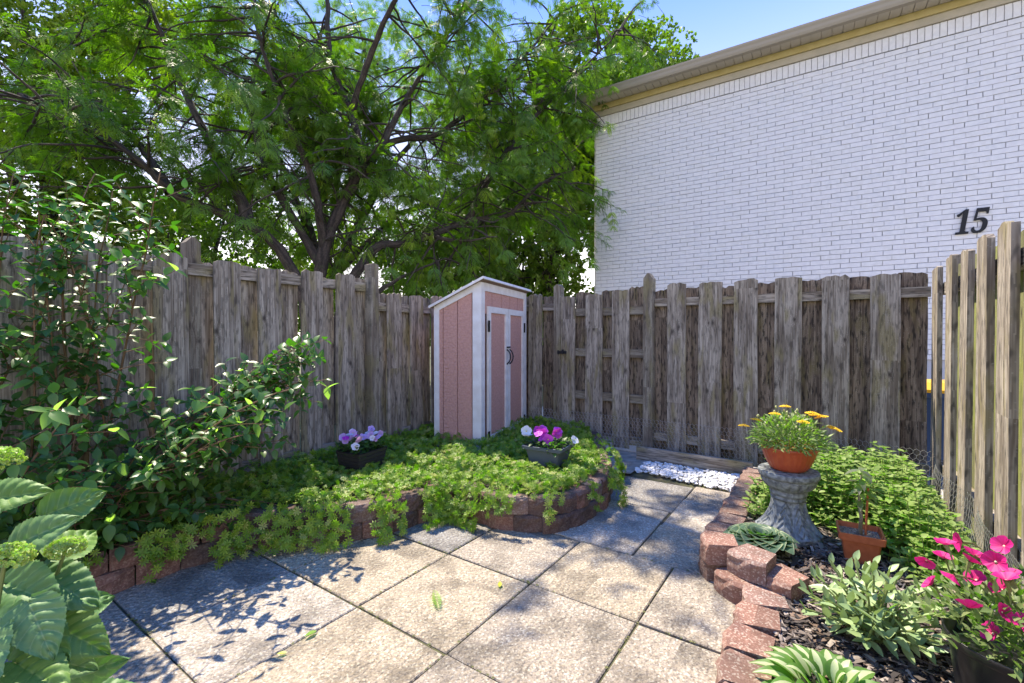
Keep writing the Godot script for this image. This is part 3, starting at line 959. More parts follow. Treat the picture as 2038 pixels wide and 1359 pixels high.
func oval_leaf(w: float, fold := 0.12, droop := 0.12, steps := 5, point := 1.0) -> ArrayMesh:   # length 1 along +z
	var g := Geo.new()
	var mid := []
	var lf := []
	var rt := []
	for k in steps + 1:
		var t := float(k) / steps
		var hw := w * 0.5 * pow(sin(PI * pow(t, 0.75)), point) if k > 0 and k < steps else 0.004
		var y := -droop * t * t
		mid.append(g.p(Vector3(0, y, t), Vector2(0.5, t)))
		lf.append(g.p(Vector3(-hw, y + fold * hw * 2.0, t), Vector2(0, t)))
		rt.append(g.p(Vector3(hw, y + fold * hw * 2.0, t), Vector2(1, t)))
	for k in steps:
		g.quad(mid[k], lf[k], lf[k + 1], mid[k + 1])
		g.quad(rt[k], mid[k], mid[k + 1], rt[k + 1])
	return g.mesh(true)

func whorl_mesh(n: int, l: float, w: float, tilt: float) -> ArrayMesh:
	var g := Geo.new()
	for k in n:
		var a := TAU * k / n + rr(-0.12, 0.12)
		var d := Vector3(cos(a), 0, sin(a))
		var s := Vector3(-sin(a), 0, cos(a))
		var ll := l * rr(0.85, 1.1)
		var b := g.p(Vector3.ZERO)
		var m0 := g.p(d * ll * 0.55 + s * w / 2 + Vector3(0, tilt * ll * 0.6, 0))
		var m1 := g.p(d * ll * 0.55 - s * w / 2 + Vector3(0, tilt * ll * 0.6, 0))
		var tip := g.p(d * ll + Vector3(0, tilt * ll * 0.45, 0))
		g.tri(b, m0, m1)
		g.tri(m0, tip, m1)
	return g.mesh()

func build_pots() -> void:
	# dark ribbed planter and its flowers
	var p := thing("planter_box", "charcoal ribbed planter box sunk in the groundcover by the fence", "planter", Vector3(-3.2, 0.235, -2.42), 0.12)
	var rings := []
	var ribs := 5
	for k in ribs:
		var y0 := 0.168 * k / ribs
		var y1 := 0.168 * (k + 1) / ribs
		var o := 0.105 + 0.028 * k / ribs
		rings.append([o, o + 0.022, y0])
		rings.append([o + 0.006, o + 0.028, y0 + 0.004])
		rings.append([o + 0.0105, o + 0.0325, y1 - 0.004])
		rings.append([o + 0.0045, o + 0.027, y1])
	rings += [[0.14, 0.163, 0.17], [0.131, 0.154, 0.17], [0.125, 0.148, 0.13]]
	part(p, "box", rect_rings(rings, 0.012), M.charcoal)
	part(p, "potting_soil", rect_soil(0.126, 0.149, 0.14), M.soil)
	flower_plant("impatiens", "mauve and white bedding flowers growing in the charcoal planter", p.position + Vector3(0, 0.14, 0), Vector3(0.125, 0.1, 0.15), 90,
		[[16, Color(0.62, 0.42, 0.72), Color(0.5, 0.3, 0.62)], [9, Color(0.8, 0.78, 0.8), Color(0.7, 0.62, 0.75)], [3, Color(0.6, 0.02, 0.5), Color(0.5, 0.01, 0.42)]], 0.032, 0.11)
	# slate planter
	p = thing("planter_box", "slate blue planter box half hidden in groundcover beside the gate path", "planter", Vector3(-2.0, 0.235, -3.47), 0.1)
	part(p, "box", rect_rings([[0.13, 0.125, 0.0], [0.16, 0.15, 0.135], [0.185, 0.172, 0.138], [0.187, 0.175, 0.165], [0.172, 0.16, 0.166], [0.16, 0.148, 0.12]], 0.02), M.slate)
	part(p, "potting_soil", rect_soil(0.162, 0.15, 0.135), M.soil)
	flower_plant("bedding_petunia", "magenta and white bedding flowers growing in the slate planter", p.position + Vector3(0, 0.13, 0), Vector3(0.17, 0.07, 0.16), 80,
		[[11, Color(0.56, 0.08, 0.58), Color(0.5, 0.03, 0.45)], [3, Color(0.82, 0.82, 0.8), Color(0.7, 0.75, 0.65)]], 0.05, 0.12)
	# pedestal
	p = thing("garden_pedestal", "grey stone-look pedestal with carved leaves under the marigold bowl", "pedestal", Vector3(-0.19, 0.085, -3.36), 0.3)
	var prof := [Vector2(0.0, 0.0), Vector2(0.178, 0.0), Vector2(0.183, 0.012), Vector2(0.18, 0.034)]
	for k in 61:
		var t := k / 60.0
		prof.append(Vector2(0.083 + 0.092 * pow(1.0 - t, 2.1), 0.04 + 0.19 * t))
	prof += [Vector2(0.088, 0.234), Vector2(0.098, 0.24), Vector2(0.1, 0.25), Vector2(0.092, 0.258), Vector2(0.1, 0.264), Vector2(0.106, 0.276), Vector2(0.104, 0.288), Vector2(0.098, 0.296)]
	for k in 13:
		var t := k / 12.0
		prof.append(Vector2(0.104 + 0.052 * pow(t, 0.6), 0.3 + 0.07 * t))
	prof += [Vector2(0.15, 0.374), Vector2(0.166, 0.38), Vector2(0.17, 0.39), Vector2(0.17, 0.41), Vector2(0.166, 0.418), Vector2(0.0, 0.42)]
	var carve := func(a: float, y: float, r: float) -> float:
		if y > 0.038 and y < 0.235:
			var s := fposmod(a, TAU / 8.0) / (TAU / 8.0) * 2.0 - 1.0
			var v := (y - 0.04) / 0.19
			var leaf := clampf((1.0 - absf(s) * 1.15 - pow(absf(v - 0.45) * 1.7, 3.0)) * 6.0, 0.0, 1.0)
			var vein := 0.5 + 0.5 * sin((v * 9.0 + absf(s) * 3.4) * TAU * 0.5)
			var mid := clampf(1.0 - absf(s) * 9.0, 0.0, 1.0)
			return r + leaf * (0.003 + 0.011 * pow(vein, 0.6) * (1.0 - mid)) + mid * 0.012 * leaf
		if y > 0.3 and y < 0.372:
			var s2 := absf(sin(a * 9.0))
			return r + 0.009 * pow(s2, 0.7) * sin(PI * (y - 0.3) / 0.072)
		return r
	part(p, "column", lathe(prof, 288, carve), M.stone)
	# marigold bowl
	var top := 0.085 + 0.42
	p = thing("flower_bowl", "glossy rust orange ribbed bowl standing on the grey pedestal", "bowl", Vector3(-0.19, top, -3.36))
	prof = [Vector2(0.0, 0.0), Vector2(0.088, 0.0), Vector2(0.096, 0.006)]
	for k in 9:
		var t := k / 8.0
		prof.append(Vector2(0.1 + 0.056 * pow(t, 0.75), 0.01 + 0.125 * t))
	prof += [Vector2(0.162, 0.137), Vector2(0.163, 0.15), Vector2(0.155, 0.151), Vector2(0.148, 0.12), Vector2(0.0, 0.12)]
	part(p, "bowl_body", lathe(prof, 112, func(a: float, y: float, r: float) -> float: return r + (0.0028 * absf(sin(a * 14.0)) if y > 0.008 and y < 0.136 else 0.0)), M.bowl)
	marigold(Vector3(-0.19, top + 0.12, -3.36))
	# terracotta planter with a stake
	p = thing("terracotta_planter", "square terracotta planter on the mulch behind the fleshy leaved clump", "planter", Vector3(0.165, 0.09, -3.22), 0.05)
	part(p, "box", rect_rings([[0.072, 0.072, 0.0], [0.088, 0.088, 0.125], [0.103, 0.103, 0.128], [0.106, 0.106, 0.165], [0.096, 0.096, 0.166], [0.09, 0.09, 0.12]], 0.012), M.terracotta)
	part(p, "potting_grit", rect_soil(0.09, 0.09, 0.138), M.grit)
	var q := thing("potted_stem", "bare stem with drooping dark leaves growing in the terracotta planter", "plant", Vector3(0.165, 0.225, -3.22))
	var g := Geo.new()
	g.tube([Vector3(0, 0, 0), Vector3(0.006, 0.1, 0), Vector3(-0.005, 0.2, 0.004), Vector3(0.004, 0.34, 0)], [0.011, 0.01, 0.008, 0.006], 6)
	part(q, "stem", g.mesh(true), M.wood_post)
	var lm := oval_leaf(0.36, 0.1, 0.3)
	for k in 26:
		var a := rr(0, TAU)
		part(q, "leaf", lm, tinted_leaf(Color(0.1, 0.075, 0.09) if k % 3 else Color(0.2, 0.2, 0.16), 0.35), leaf_at(Vector3(0, rr(0.19, 0.37), 0), Vector3(cos(a), rr(-0.3, 0.3), sin(a)), rr(0.075, 0.11)))
	var st := thing("plant_stake", "thin orange brown stake standing in the terracotta planter", "stake", Vector3(0.19, 0.225, -3.225))
	g = Geo.new()
	g.tube([Vector3(0, -0.02, 0), Vector3(0.01, 0.27, 0)], [0.006, 0.006], 6)
	part(st, "rod", g.mesh(true), M.terracotta)
	# black pot
	p = thing("black_pot", "glossy black plastic pot holding the pink petunias", "pot", Vector3(0.5, 0.085, -2.06))
	part(p, "pot_body", lathe([Vector2(0, 0), Vector2(0.115, 0), Vector2(0.125, 0.01), Vector2(0.16, 0.27), Vector2(0.172, 0.275), Vector2(0.174, 0.3), Vector2(0.166, 0.301), Vector2(0.155, 0.25), Vector2(0, 0.25)], 48), M.black_plastic)
	petunia(Vector3(0.5, 0.335, -2.06))
	print("pots ", Time.get_ticks_msec())

func flower_plant(called: String, label: String, at: Vector3, size: Vector3, n: int, kinds: Array, r: float, lift: float) -> void:
	var t := thing(called, label, "flowers", at)
	var xf := []
	var col := []
	for k in n * 4:
		var p := Vector3(rr(-1, 1) * size.x, rr(0.0, 1.0) * size.y, rr(-1, 1) * size.z)
		var d := (Vector3(p.x, 0, p.z).normalized() + rdir() * 0.7 + Vector3(0, 0.3, 0)).normalized()
		xf.append(leaf_at(p, d, rr(0.03, 0.055)))
		col.append(green(Color(0.05, 0.12, 0.025), Color(0.13, 0.24, 0.05), rng.randf()))
	many(t, "foliage", oval_leaf(0.55), M.leafy, xf, col)
	for q in kinds:
		var meshes := []
		for k in 3:
			meshes.append(petal_flower(1.0, 5, q[2], q[1], 0.12))
		for k in q[0]:
			var p := Vector3(rr(-1.1, 1.1) * size.x, size.y + rr(0.2, 1.0) * lift * 0.7, rr(-1.05, 1.05) * size.z)
			p.y -= 0.35 * lift * (absf(p.x) / size.x) * rng.randf()
			var b := along(Vector3(rng.randfn(), rr(-1, 1), rng.randfn()), (Vector3(0.35, 0.75, 0.55) + rdir() * 0.45).normalized())
			part(t, "flower", meshes[rng.randi() % 3], M.petal, Transform3D(b.scaled_local(Vector3.ONE * r * rr(0.8, 1.15)), p))

func marigold(at: Vector3) -> void:
	var t := thing("marigold_plant", "bushy marigold with yellow blooms in the rust orange bowl", "flowers", at)
	var xf := []
	var col := []
	for k in 1700:
		var d := rdir()
		d.y = absf(d.y)
		var rad := pow(rng.randf(), 0.4)
		var p := Vector3(d.x * 0.225, d.y * 0.2 + 0.03, d.z * 0.225) * rad
		if p.y < 0.035 and Vector2(p.x, p.z).length() > 0.14:
			p.y += 0.03
		xf.append(leaf_at(p, (d + rdir() * 0.7).normalized(), rr(0.028, 0.05), rr(-1, 1)))
		col.append(green(Color(0.17, 0.26, 0.06), Color(0.46, 0.52, 0.22), rng.randf()))
	many(t, "foliage", oval_leaf(0.26, 0.1, 0.2, 4), M.leafy, xf, col)
	var dome := Geo.new()
	for ring in 4:
		var n := 14 - ring * 3
		for k in n:
			var a := TAU * (k + ring * 0.4) / n
			var rad := 1.0 - ring * 0.24
			var y := 0.08 + ring * 0.1
			var c := Color(0.9, 0.68, 0.03) if (k + ring) % 3 else Color(0.9, 0.58, 0.02)
			var q0 := dome.p(Vector3(cos(a) * rad * 0.3, y - 0.08, sin(a) * rad * 0.3), Vector2.ZERO, c)
			var q1 := dome.p(Vector3(cos(a - 0.26) * rad * 0.95, y + 0.05, sin(a - 0.26) * rad * 0.95), Vector2.ZERO, c)
			var q2 := dome.p(Vector3(cos(a) * rad, y - 0.02, sin(a) * rad), Vector2.ZERO, c)
			var q3 := dome.p(Vector3(cos(a + 0.26) * rad * 0.95, y + 0.06, sin(a + 0.26) * rad * 0.95), Vector2.ZERO, c)
			dome.tri(q0, q1, q2)
			dome.tri(q0, q2, q3)
	var fm := dome.mesh(false, true)
	var spots := [Vector3(-0.02, 0.275, 0.02), Vector3(-0.07, 0.235, 0.1), Vector3(-0.17, 0.19, 0.12), Vector3(-0.24, 0.145, 0.12), Vector3(0.12, 0.235, -0.05), Vector3(0.17, 0.21, -0.09), Vector3(0.08, 0.2, 0.1), Vector3(0.21, 0.155, -0.08), Vector3(0.24, 0.14, -0.1), Vector3(0.14, 0.22, -0.08)]
	for s in spots:
		part(t, "flower", fm, M.petal, Transform3D(along(Vector3(rr(-1, 1), 0, rr(-1, 1)), (Vector3.UP + rdir() * 0.3).normalized()).scaled_local(Vector3.ONE * rr(0.034, 0.041)), s))
	var bud := SphereMesh.new()
	bud.radius = 1.0; bud.height = 2.6; bud.radial_segments = 8; bud.rings = 5
	var bm := mat(Color(0.5, 0.52, 0.2), 0.6)
	for k in 16:
		var a := rr(0, TAU)
		var rad := rr(0.03, 0.19)
		var p := Vector3(cos(a) * rad - 0.03, 0.28 - rad * 0.55 + rr(-0.02, 0.02), sin(a) * rad)
		part(t, "bud", bud, bm, Transform3D(Basis.from_scale(Vector3.ONE * rr(0.005, 0.0075)), p))
		var g := Geo.new()
		g.tube([p - Vector3(p.x * 0.2, 0.07, p.z * 0.2), p], [0.0018, 0.0018], 4)
		part(t, "stalk", g.mesh(), M.stem)

func petunia(at: Vector3) -> void:
	var t := thing("petunia_plant", "trailing petunia with bright pink trumpet flowers in the black pot", "flowers", at)
	var xf := []
	var col := []
	for k in 1500:
		var d := rdir()
		d.y = absf(d.y)
		var p := Vector3(d.x * 0.3, d.y * 0.27, d.z * 0.3) * pow(rng.randf(), 0.45)
		p.y -= maxf(0.0, Vector2(p.x, p.z).length() - 0.19) * 0.4
		if p.y < 0.07 and p.z - p.x * 0.4 > -0.04 and Vector2(p.x, p.z).length() > 0.12:
			continue
		xf.append(leaf_at(p, (d + rdir() * 0.8).normalized(), rr(0.022, 0.045), rr(-1, 1)))
		col.append(green(Color(0.13, 0.22, 0.06), Color(0.36, 0.42, 0.18), rng.randf()))
	many(t, "foliage", oval_leaf(0.42), M.leafy, xf, col)
	var heads := []
	for k in 3:
		heads.append(petal_flower(1.0, 5, Color(0.5, 0.01, 0.12), Color(0.6, 0.012, 0.22), 0.45, Color(0.75, 0.7, 0.45)))
	var spots := [Vector3(0.32, 0.68, -1.98), Vector3(0.27, 0.63, -1.95), Vector3(0.285, 0.555, -1.95), Vector3(0.34, 0.59, -1.98), Vector3(0.385, 0.625, -2.03), Vector3(0.45, 0.63, -2.06), Vector3(0.4, 0.57, -2.03), Vector3(0.465, 0.545, -2.06), Vector3(0.49, 0.585, -2.09), Vector3(0.5, 0.49, -1.98), Vector3(0.425, 0.445, -1.96), Vector3(0.55, 0.6, -2.14), Vector3(0.42, 0.6, -2.16), Vector3(0.56, 0.55, -2.0), Vector3(0.36, 0.53, -1.9), Vector3(0.44, 0.52, -1.95), Vector3(0.38, 0.66, -2.1), Vector3(0.5, 0.64, -2.2), Vector3(0.33, 0.6, -2.08), Vector3(0.52, 0.56, -1.95), Vector3(0.6, 0.52, -2.1), Vector3(0.46, 0.6, -2.0)]
	for s in spots:
		var p: Vector3 = s - at
		var up := (Vector3(p.x * 0.8, 0.45, p.z) + Vector3(-0.25, 0.2, 0.35) + rdir() * 0.8).normalized()
		part(t, "flower", heads[rng.randi() % 3], M.petal, Transform3D(along(rdir(), up).scaled_local(Vector3.ONE * rr(0.027, 0.034)), p))
		var g := Geo.new()
		g.tube([p - up * 0.05 - Vector3(0, 0.02, 0), p - up * 0.025, p], [0.002, 0.003, 0.008], 5)
		part(t, "flower_stalk", g.mesh(), M.stem)

# ---------- garden plants ----------
# leaves of one plant: the ones that show largest are parts, the rest one mass
func leaves(t: Node3D, m: Mesh, xfs: Array, cols: Array, lo: Color, hi: Color, parts: int, rough := 0.45, back := Color(0.75, 1.0, 0.35)) -> void:
	var order := []
	for k in xfs.size():
		var p: Vector3 = t.transform * xfs[k].origin
		order.append([(p - EYE).length() / xfs[k].basis.x.length() + (0.0 if in_view(p) else 1e6), k])
	order.sort_custom(func(a, b): return a[0] < b[0])
	var tints := []
	for k in 6:
		tints.append(tinted_leaf(lo.lerp(hi, k / 5.0), rough, back))
	var rx := []
	var rc := []
	for q in order.size():
		var k: int = order[q][1]
		if q < parts:
			part(t, "leaf", m, tints[clampi(int(cols[k] * 6.0), 0, 5)], xfs[k])
		else:
			rx.append(xfs[k])
			rc.append(lo.lerp(hi, cols[k]))
	if rx.size() > 0:
		many(t, "foliage", m, M.leafy if rough > 0.4 else M.leafy_gloss, rx, rc)

func build_groundcover() -> void:
	var n := noise(5, 1.6, 2)
	var meshes := whorl_mesh(8, 1.0, 0.3, 0.25)
	var xf := []
	var col := []
	var total := path_length(bed_path)
	var add := func(p: Vector3, up: Vector3, s: float) -> void:
		xf.append(Transform3D(along(rdir(), up).scaled_local(Vector3.ONE * s), p))
		var t := rng.randf()
		col.append(green(Color(0.16, 0.28, 0.025), Color(0.36, 0.48, 0.05), t) if rng.randf() < 0.9 else Color(0.5, 0.5, 0.14))
	var c := 0
	while c < 15000:
		var q := Vector2(rr(-3.76, -1.3), rr(-5.0, 0.3))
		if not Geometry2D.is_point_in_polygon(q, bed_poly):
			continue
		c += 1
		if (absf(q.x + 3.2) < 0.12 and absf(q.y + 2.42) < 0.14) or (absf(q.x + 2.0) < 0.15 and absf(q.y + 3.47) < 0.14):
			continue
		var y := 0.2 + 0.085 + 0.06 * n.get_noise_2d(q.x * 2.0, q.y * 2.0) + 0.05 * smoothstep(-2.8, -3.7, q.x)
		var k := pow(rng.randf(), 0.55)
		add.call(Vector3(q.x, 0.19 + (y - 0.19) * k + rr(-0.01, 0.012), q.y), (Vector3.UP + rdir() * 0.4 + Vector3(0.1, 0, 0.1)).normalized(), rr(0.022, 0.036))
	# trails over the blocks
	var s := 1.0
	while s < total - 0.5:
		var q := path_at(bed_path, s)
		var fall := n.get_noise_2d(s * 1.9, 7.7) * 1.7 - 0.1
		if q[0].y < -2.28 and q[0].y > -2.6 and q[0].x < -1.95:
			fall = 1.0
		if absf(s - 2.95) < 0.25:
			fall = maxf(fall, 0.8)
		var reach := clampf(fall, 0.0, 1.0)
		var count := int(0.6 + reach * 13)
		for k in count:
			var t := rng.randf()
			var drop := t * (0.06 + reach * 0.24)
			var out := 0.02 + 0.075 * sin(minf(t * 1.8, 1.6)) * (0.3 + reach) + rr(-0.02, 0.02)
			var nn: Vector2 = q[1]
			if nn.dot(Vector2(0.6, 0.8)) < -0.2 and q[0].y > -4.5:
				pass
			var p2: Vector2 = q[0] + nn * out + Vector2(rr(-0.02, 0.02), rr(-0.02, 0.02))
			add.call(Vector3(p2.x, maxf(0.28 - drop, 0.025), p2.y), (Vector3(nn.x, 0.6, nn.y) + rdir() * 0.45).normalized(), rr(0.024, 0.038))
		# the rim itself is half hidden
		for k in 2:
			var p3: Vector2 = q[0] - q[1] * rr(0.02, 0.16)
			if n.get_noise_2d(s * 2.4, 3.1) > -0.05:
				add.call(Vector3(p3.x, rr(0.235, 0.3), p3.y), (Vector3.UP + rdir() * 0.5).normalized(), rr(0.022, 0.036))
		s += 0.022
	var o := many(self, numbered("groundcover"), meshes, M.leafy, xf, col)
	tag(o, "bright green whorled groundcover filling the raised bed", "groundcover")
	print("groundcover ", xf.size(), " ", Time.get_ticks_msec())

func build_shrub() -> void:
	var t := thing("arching_shrub", "large leafy shrub with arching stems against the grey fence", "shrub", Vector3(-3.42, 0.18, -0.75))
	var lm := oval_leaf(0.58, 0.16, 0.18, 5, 0.9)
	var wood := Geo.new()
	var xf := []
	var col := []
	var grow := func(a: Vector3, d: Vector3, length: float, rad: float, bend: Vector3) -> Array:
		var pts := [a]
		var p := a
		var steps := maxi(4, int(length / 0.09))
		for k in steps:
			d = (d + bend / steps + rdir() * 0.07).normalized()
			p += d * length / steps
			if t.position.x + p.x < -3.72:
				p.x = -3.72 - t.position.x
				d.x = absf(d.x) * 0.5
			var here: Vector3 = p + t.position
			if k > 2 and ((here.x > -3.0 and here.y < 0.34 and here.z > -1.5) or (here.x > -2.86 and here.z > -1.2 and here.y < 0.8)):
				break
			pts.append(p)
		var rs := []
		for k in pts.size():
			rs.append(lerpf(rad, rad * 0.35, float(k) / pts.size()))
		wood.tube(pts, rs, 5)
		return pts
	var dress := func(pts: Array, from: float, size: float, bright: float) -> void:
		var turn := rr(0, PI)
		for k in range(maxi(1, int(pts.size() * from)), pts.size()):
			var d: Vector3 = (pts[k] - pts[maxi(k - 1, 0)]).normalized()
			turn += PI / 2 + rr(-0.25, 0.25)
			var here: Vector3 = pts[k] + t.position
			if (here.x > -3.0 and here.y < 0.3 and here.z > -1.5) or (here.x > -2.86 and here.z > -1.2 and here.y < 0.8):
				continue
			for s in [0.0, PI]:
				var side := along(d).x.rotated(d, turn + s)
				var dir := (side + d * 0.55 + Vector3(0, -0.12, 0)).normalized()
				xf.append(leaf_at(pts[k] + rdir() * 0.008, dir, size * rr(0.75, 1.2), rr(-0.35, 0.35), (Vector3.UP + Vector3(0.25, 0, 0.2)).normalized()))
				col.append(clampf(bright + rr(-0.22, 0.22), 0.0, 1.0))
	# long stems: [start, direction, length, droop]
	var stems := []
	for k in 24:
		var a := rr(-1.5, 2.0)
		stems.append([Vector3(rr(-0.2, 0.1), 0, rr(-0.35, 0.45)), Vector3(cos(a) * 0.55, 1.15, -sin(a) * 0.6), rr(0.95, 1.5), Vector3(cos(a) * 0.5, -0.75, -sin(a) * 0.55)])
	for k in 14:      # tall shoots by the fence
		stems.append([Vector3(rr(-0.25, -0.05), 0.1, rr(-0.1, 0.75)), Vector3(rr(-0.05, 0.1), 1.3, rr(-0.15, 0.12)), rr(1.7, 2.15), Vector3(0.05, 0.1, rr(-0.1, 0.1))])
	for k in 18:      # low skirts over the wall
		var a := rr(-0.9, 1.2)
		stems.append([Vector3(rr(0.0, 0.15), 0.05, rr(-0.5, 0.7)), Vector3(cos(a), 0.75, -sin(a) * 0.8), rr(0.45, 0.72), Vector3(cos(a) * 0.5, -1.5, -sin(a) * 0.4)])
	for k in 9:      # reaching along the fence towards the shed
		stems.append([Vector3(rr(-0.1, 0.1), 0.3, -0.2), Vector3(0.3, 1.0, -0.7), rr(1.05, 1.4), Vector3(0.15, -0.4 + 0.25 * (k % 3), -0.7)])
	for q in stems:
		var pts: Array = grow.call(q[0], q[1].normalized(), q[2], rr(0.006, 0.011), q[3])
		dress.call(pts, 0.5, 0.062, 0.6)
		var nt := int(q[2] * 7.0)
		for k in nt:
			var j := int(lerpf(pts.size() * 0.18, pts.size() - 2, (k + rng.randf()) / nt))
			var d: Vector3 = (pts[j + 1] - pts[j]).normalized()
			var out := Vector3(rr(-0.2, 1.0), rr(-0.25, 0.5), rr(-0.8, 0.8)).normalized()
			var tw: Array = grow.call(pts[j], (d * 0.7 + out).normalized(), rr(0.16, 0.4), 0.0032, Vector3(0, -0.25, 0))
			dress.call(tw, 0.2, rr(0.06, 0.078), rr(0.2, 0.75))
	part(t, "stems", wood.mesh(true), M.twig)
	leaves(t, lm, xf, col, Color(0.045, 0.12, 0.04), Color(0.14, 0.27, 0.05), 300, 0.36)
	print("shrub leaves ", xf.size(), " ", Time.get_ticks_msec())

func build_sunny_plants() -> void:
	# dense leafy clump in the corner
	var t := thing("leafy_clump", "dense mound of light green leaves in the sunny fence corner", "plant", Vector3(0.12, 0.08, -3.95))
	var area := PackedVector2Array([Vector2(-0.42, -4.75), Vector2(0.66, -4.95), Vector2(0.68, -2.98), Vector2(0.42, -3.0), Vector2(0.2, -3.38), Vector2(0.0, -3.58), Vector2(-0.22, -3.62), Vector2(-0.4, -3.45), Vector2(-0.44, -3.9)])
	var n := noise(15, 1.0, 2)
	var xf := []
	var col := []
	var wood := Geo.new()
	var c := 0
	while c < 1000:
		var q := Vector2(rr(-0.45, 0.7), rr(-4.95, -2.95))
		if not Geometry2D.is_point_in_polygon(q, area):
			continue
		c += 1
		var edge := 1.0
		for k in area.size():
			var cl := Geometry2D.get_closest_point_to_segment(q, area[k], area[(k + 1) % area.size()])
			edge = minf(edge, cl.distance_to(q))
		var h := (0.1 + 0.25 * smoothstep(0.0, 0.22, edge) + 0.07 * n.get_noise_2d(q.x * 3.0, q.y * 3.0)) * rr(0.75, 1.1)
		var base := Vector3(q.x, 0, q.y) - Vector3(0.12, 0, -3.95)
		var lean := Vector3(rr(-0.05, 0.05), 0, rr(-0.05, 0.05))
		wood.tube([base, base + lean + Vector3(0, h, 0)], [0.003, 0.002], 4)
		var turn := rr(0, PI)
		var pairs := int(h / 0.055) + 1
		for k in pairs:
			var y := h * (1.0 - float(k) / (pairs + 0.5))
			turn += PI / 2
			for s in [0.0, PI]:
				var dir := Vector3(cos(turn + s), rr(-0.1, 0.3) + (0.35 if k == 0 else 0.0), sin(turn + s))
				xf.append(leaf_at(base + lean * (y / h) + Vector3(0, y, 0), dir, rr(0.045, 0.07) * (0.75 if k == 0 else 1.0), rr(-0.25, 0.25)))
				col.append(rng.randf())
	part(t, "stems", wood.mesh(), M.stem)
	leaves(t, oval_leaf(0.58, 0.14, 0.15, 5, 0.85), xf, col, Color(0.19, 0.29, 0.06), Color(0.42, 0.52, 0.17), 300)
	print("clump leaves ", xf.size())
	# fleshy clump on the mulch
	t = thing("fleshy_clump", "rounded clump of thick blue green leaves on the bark mulch", "plant", Vector3(0.17, 0.085, -2.4))
	xf = []; col = []
	wood = Geo.new()
	for k in 44:
		var a := k * 2.39996
		var rad := sqrt(k / 44.0)
		var d := Vector3(cos(a) * rad, 1.15 - 0.75 * rad, sin(a) * rad).normalized()
		var l := rr(0.24, 0.32) * (1.0 - 0.1 * rad)
		wood.tube([Vector3(cos(a), 0, sin(a)) * 0.03, d * l * 0.5 + Vector3(0, 0.02, 0), d * l], [0.005, 0.0045, 0.004], 5)
		for j in 7:
			var f := 0.35 + 0.65 * j / 6.0
			var b := a + j * 1.9
			var side := along(d).x.rotated(d, b)
			xf.append(leaf_at(d * l * f, (side * (1.15 - f * 0.5) + d * (0.35 + 0.7 * float(j > 4))).normalized(), rr(0.055, 0.08) * (0.8 if j > 5 else 1.0), rr(-0.3, 0.3)))
			col.append(rng.randf())
	part(t, "stems", wood.mesh(), M.stem)
	leaves(t, oval_leaf(0.5, 0.2, -0.08, 5, 0.8), xf, col, Color(0.2, 0.29, 0.13), Color(0.35, 0.45, 0.2), 300, 0.45, Color(0.4, 0.48, 0.22))
	# small blue hosta
	t = thing("blue_hosta", "low rosette of small blue green cream-edged leaves between pedestal and blocks", "plant", Vector3(-0.31, 0.1, -3.02))
	for k in 54:
		var a := k * 2.39996
		var ring := sqrt((k + 1) / 54.0)
		var d := Vector3(cos(a) * (0.15 + 0.85 * ring), lerpf(1.2, 0.55, ring), sin(a) * (0.15 + 0.85 * ring)).normalized()
		var l := 0.2 * lerpf(0.65, 1.1, ring)
		hosta_leaf(t, d, l, 0.72, Color(0.13, 0.22, 0.14), Color(0.42, 0.48, 0.3), 0.86)
	# variegated hosta
	t = thing("variegated_hosta", "hosta with white centred green leaves at the edge of the mulch", "plant", Vector3(0.02, 0.085, -1.83))
	for k in 44:
		var a := k * 2.39996
		var ring := sqrt((k + 1) / 44.0)
		var d := Vector3(cos(a) * (0.1 + 0.9 * ring), lerpf(1.2, 0.5, ring), sin(a) * (0.1 + 0.9 * ring)).normalized()
		hosta_leaf(t, d, 0.25 * lerpf(0.8, 1.1, ring), 0.25, Color(0.66, 0.68, 0.42), Color(0.15, 0.29, 0.055), 0.42)
	print("sunny plants ", Time.get_ticks_msec())

# leaf on its stalk from the plant's middle; mid colour in the centre, rim colour along the margin
func hosta_leaf(t: Node3D, d: Vector3, l: float, w: float, mid: Color, rim: Color, share: float) -> void:
	var g := Geo.new()
	var b := along(d)
	var n := 6
	var cup := rr(0.1, 0.2)
	var rows := []
	var stalk := d * l * 0.45
	var m2 := mid * rr(0.85, 1.15)
	for k in n + 1:
		var f := float(k) / n
		var hw := w * 0.5 * l * (pow(sin(PI * pow(clampf(f, 0.01, 0.985), 0.72)), 0.85))
		var c := stalk + d * l * 0.62 * f + Vector3(0, -0.3 * l * f * f, 0)
		var row := []
		for s in [-1.0, -1.03 * share, -0.97 * share, 0.0, 0.97 * share, 1.03 * share, 1.0]:
			var col := rim if absf(s) > share else m2
			row.append(g.p(c + b.x * hw * s + b.y * hw * absf(s) * cup * 2.0, Vector2.ZERO, col))
		rows.append(row)
	for k in n:
		for s in 6:
			g.quad(rows[k][s], rows[k][s + 1], rows[k + 1][s + 1], rows[k + 1][s])
	part(t, "leaf", g.mesh(true, true), M.leafy, Transform3D(Basis.IDENTITY, Vector3(rr(-0.01, 0.01), 0, rr(-0.01, 0.01))))

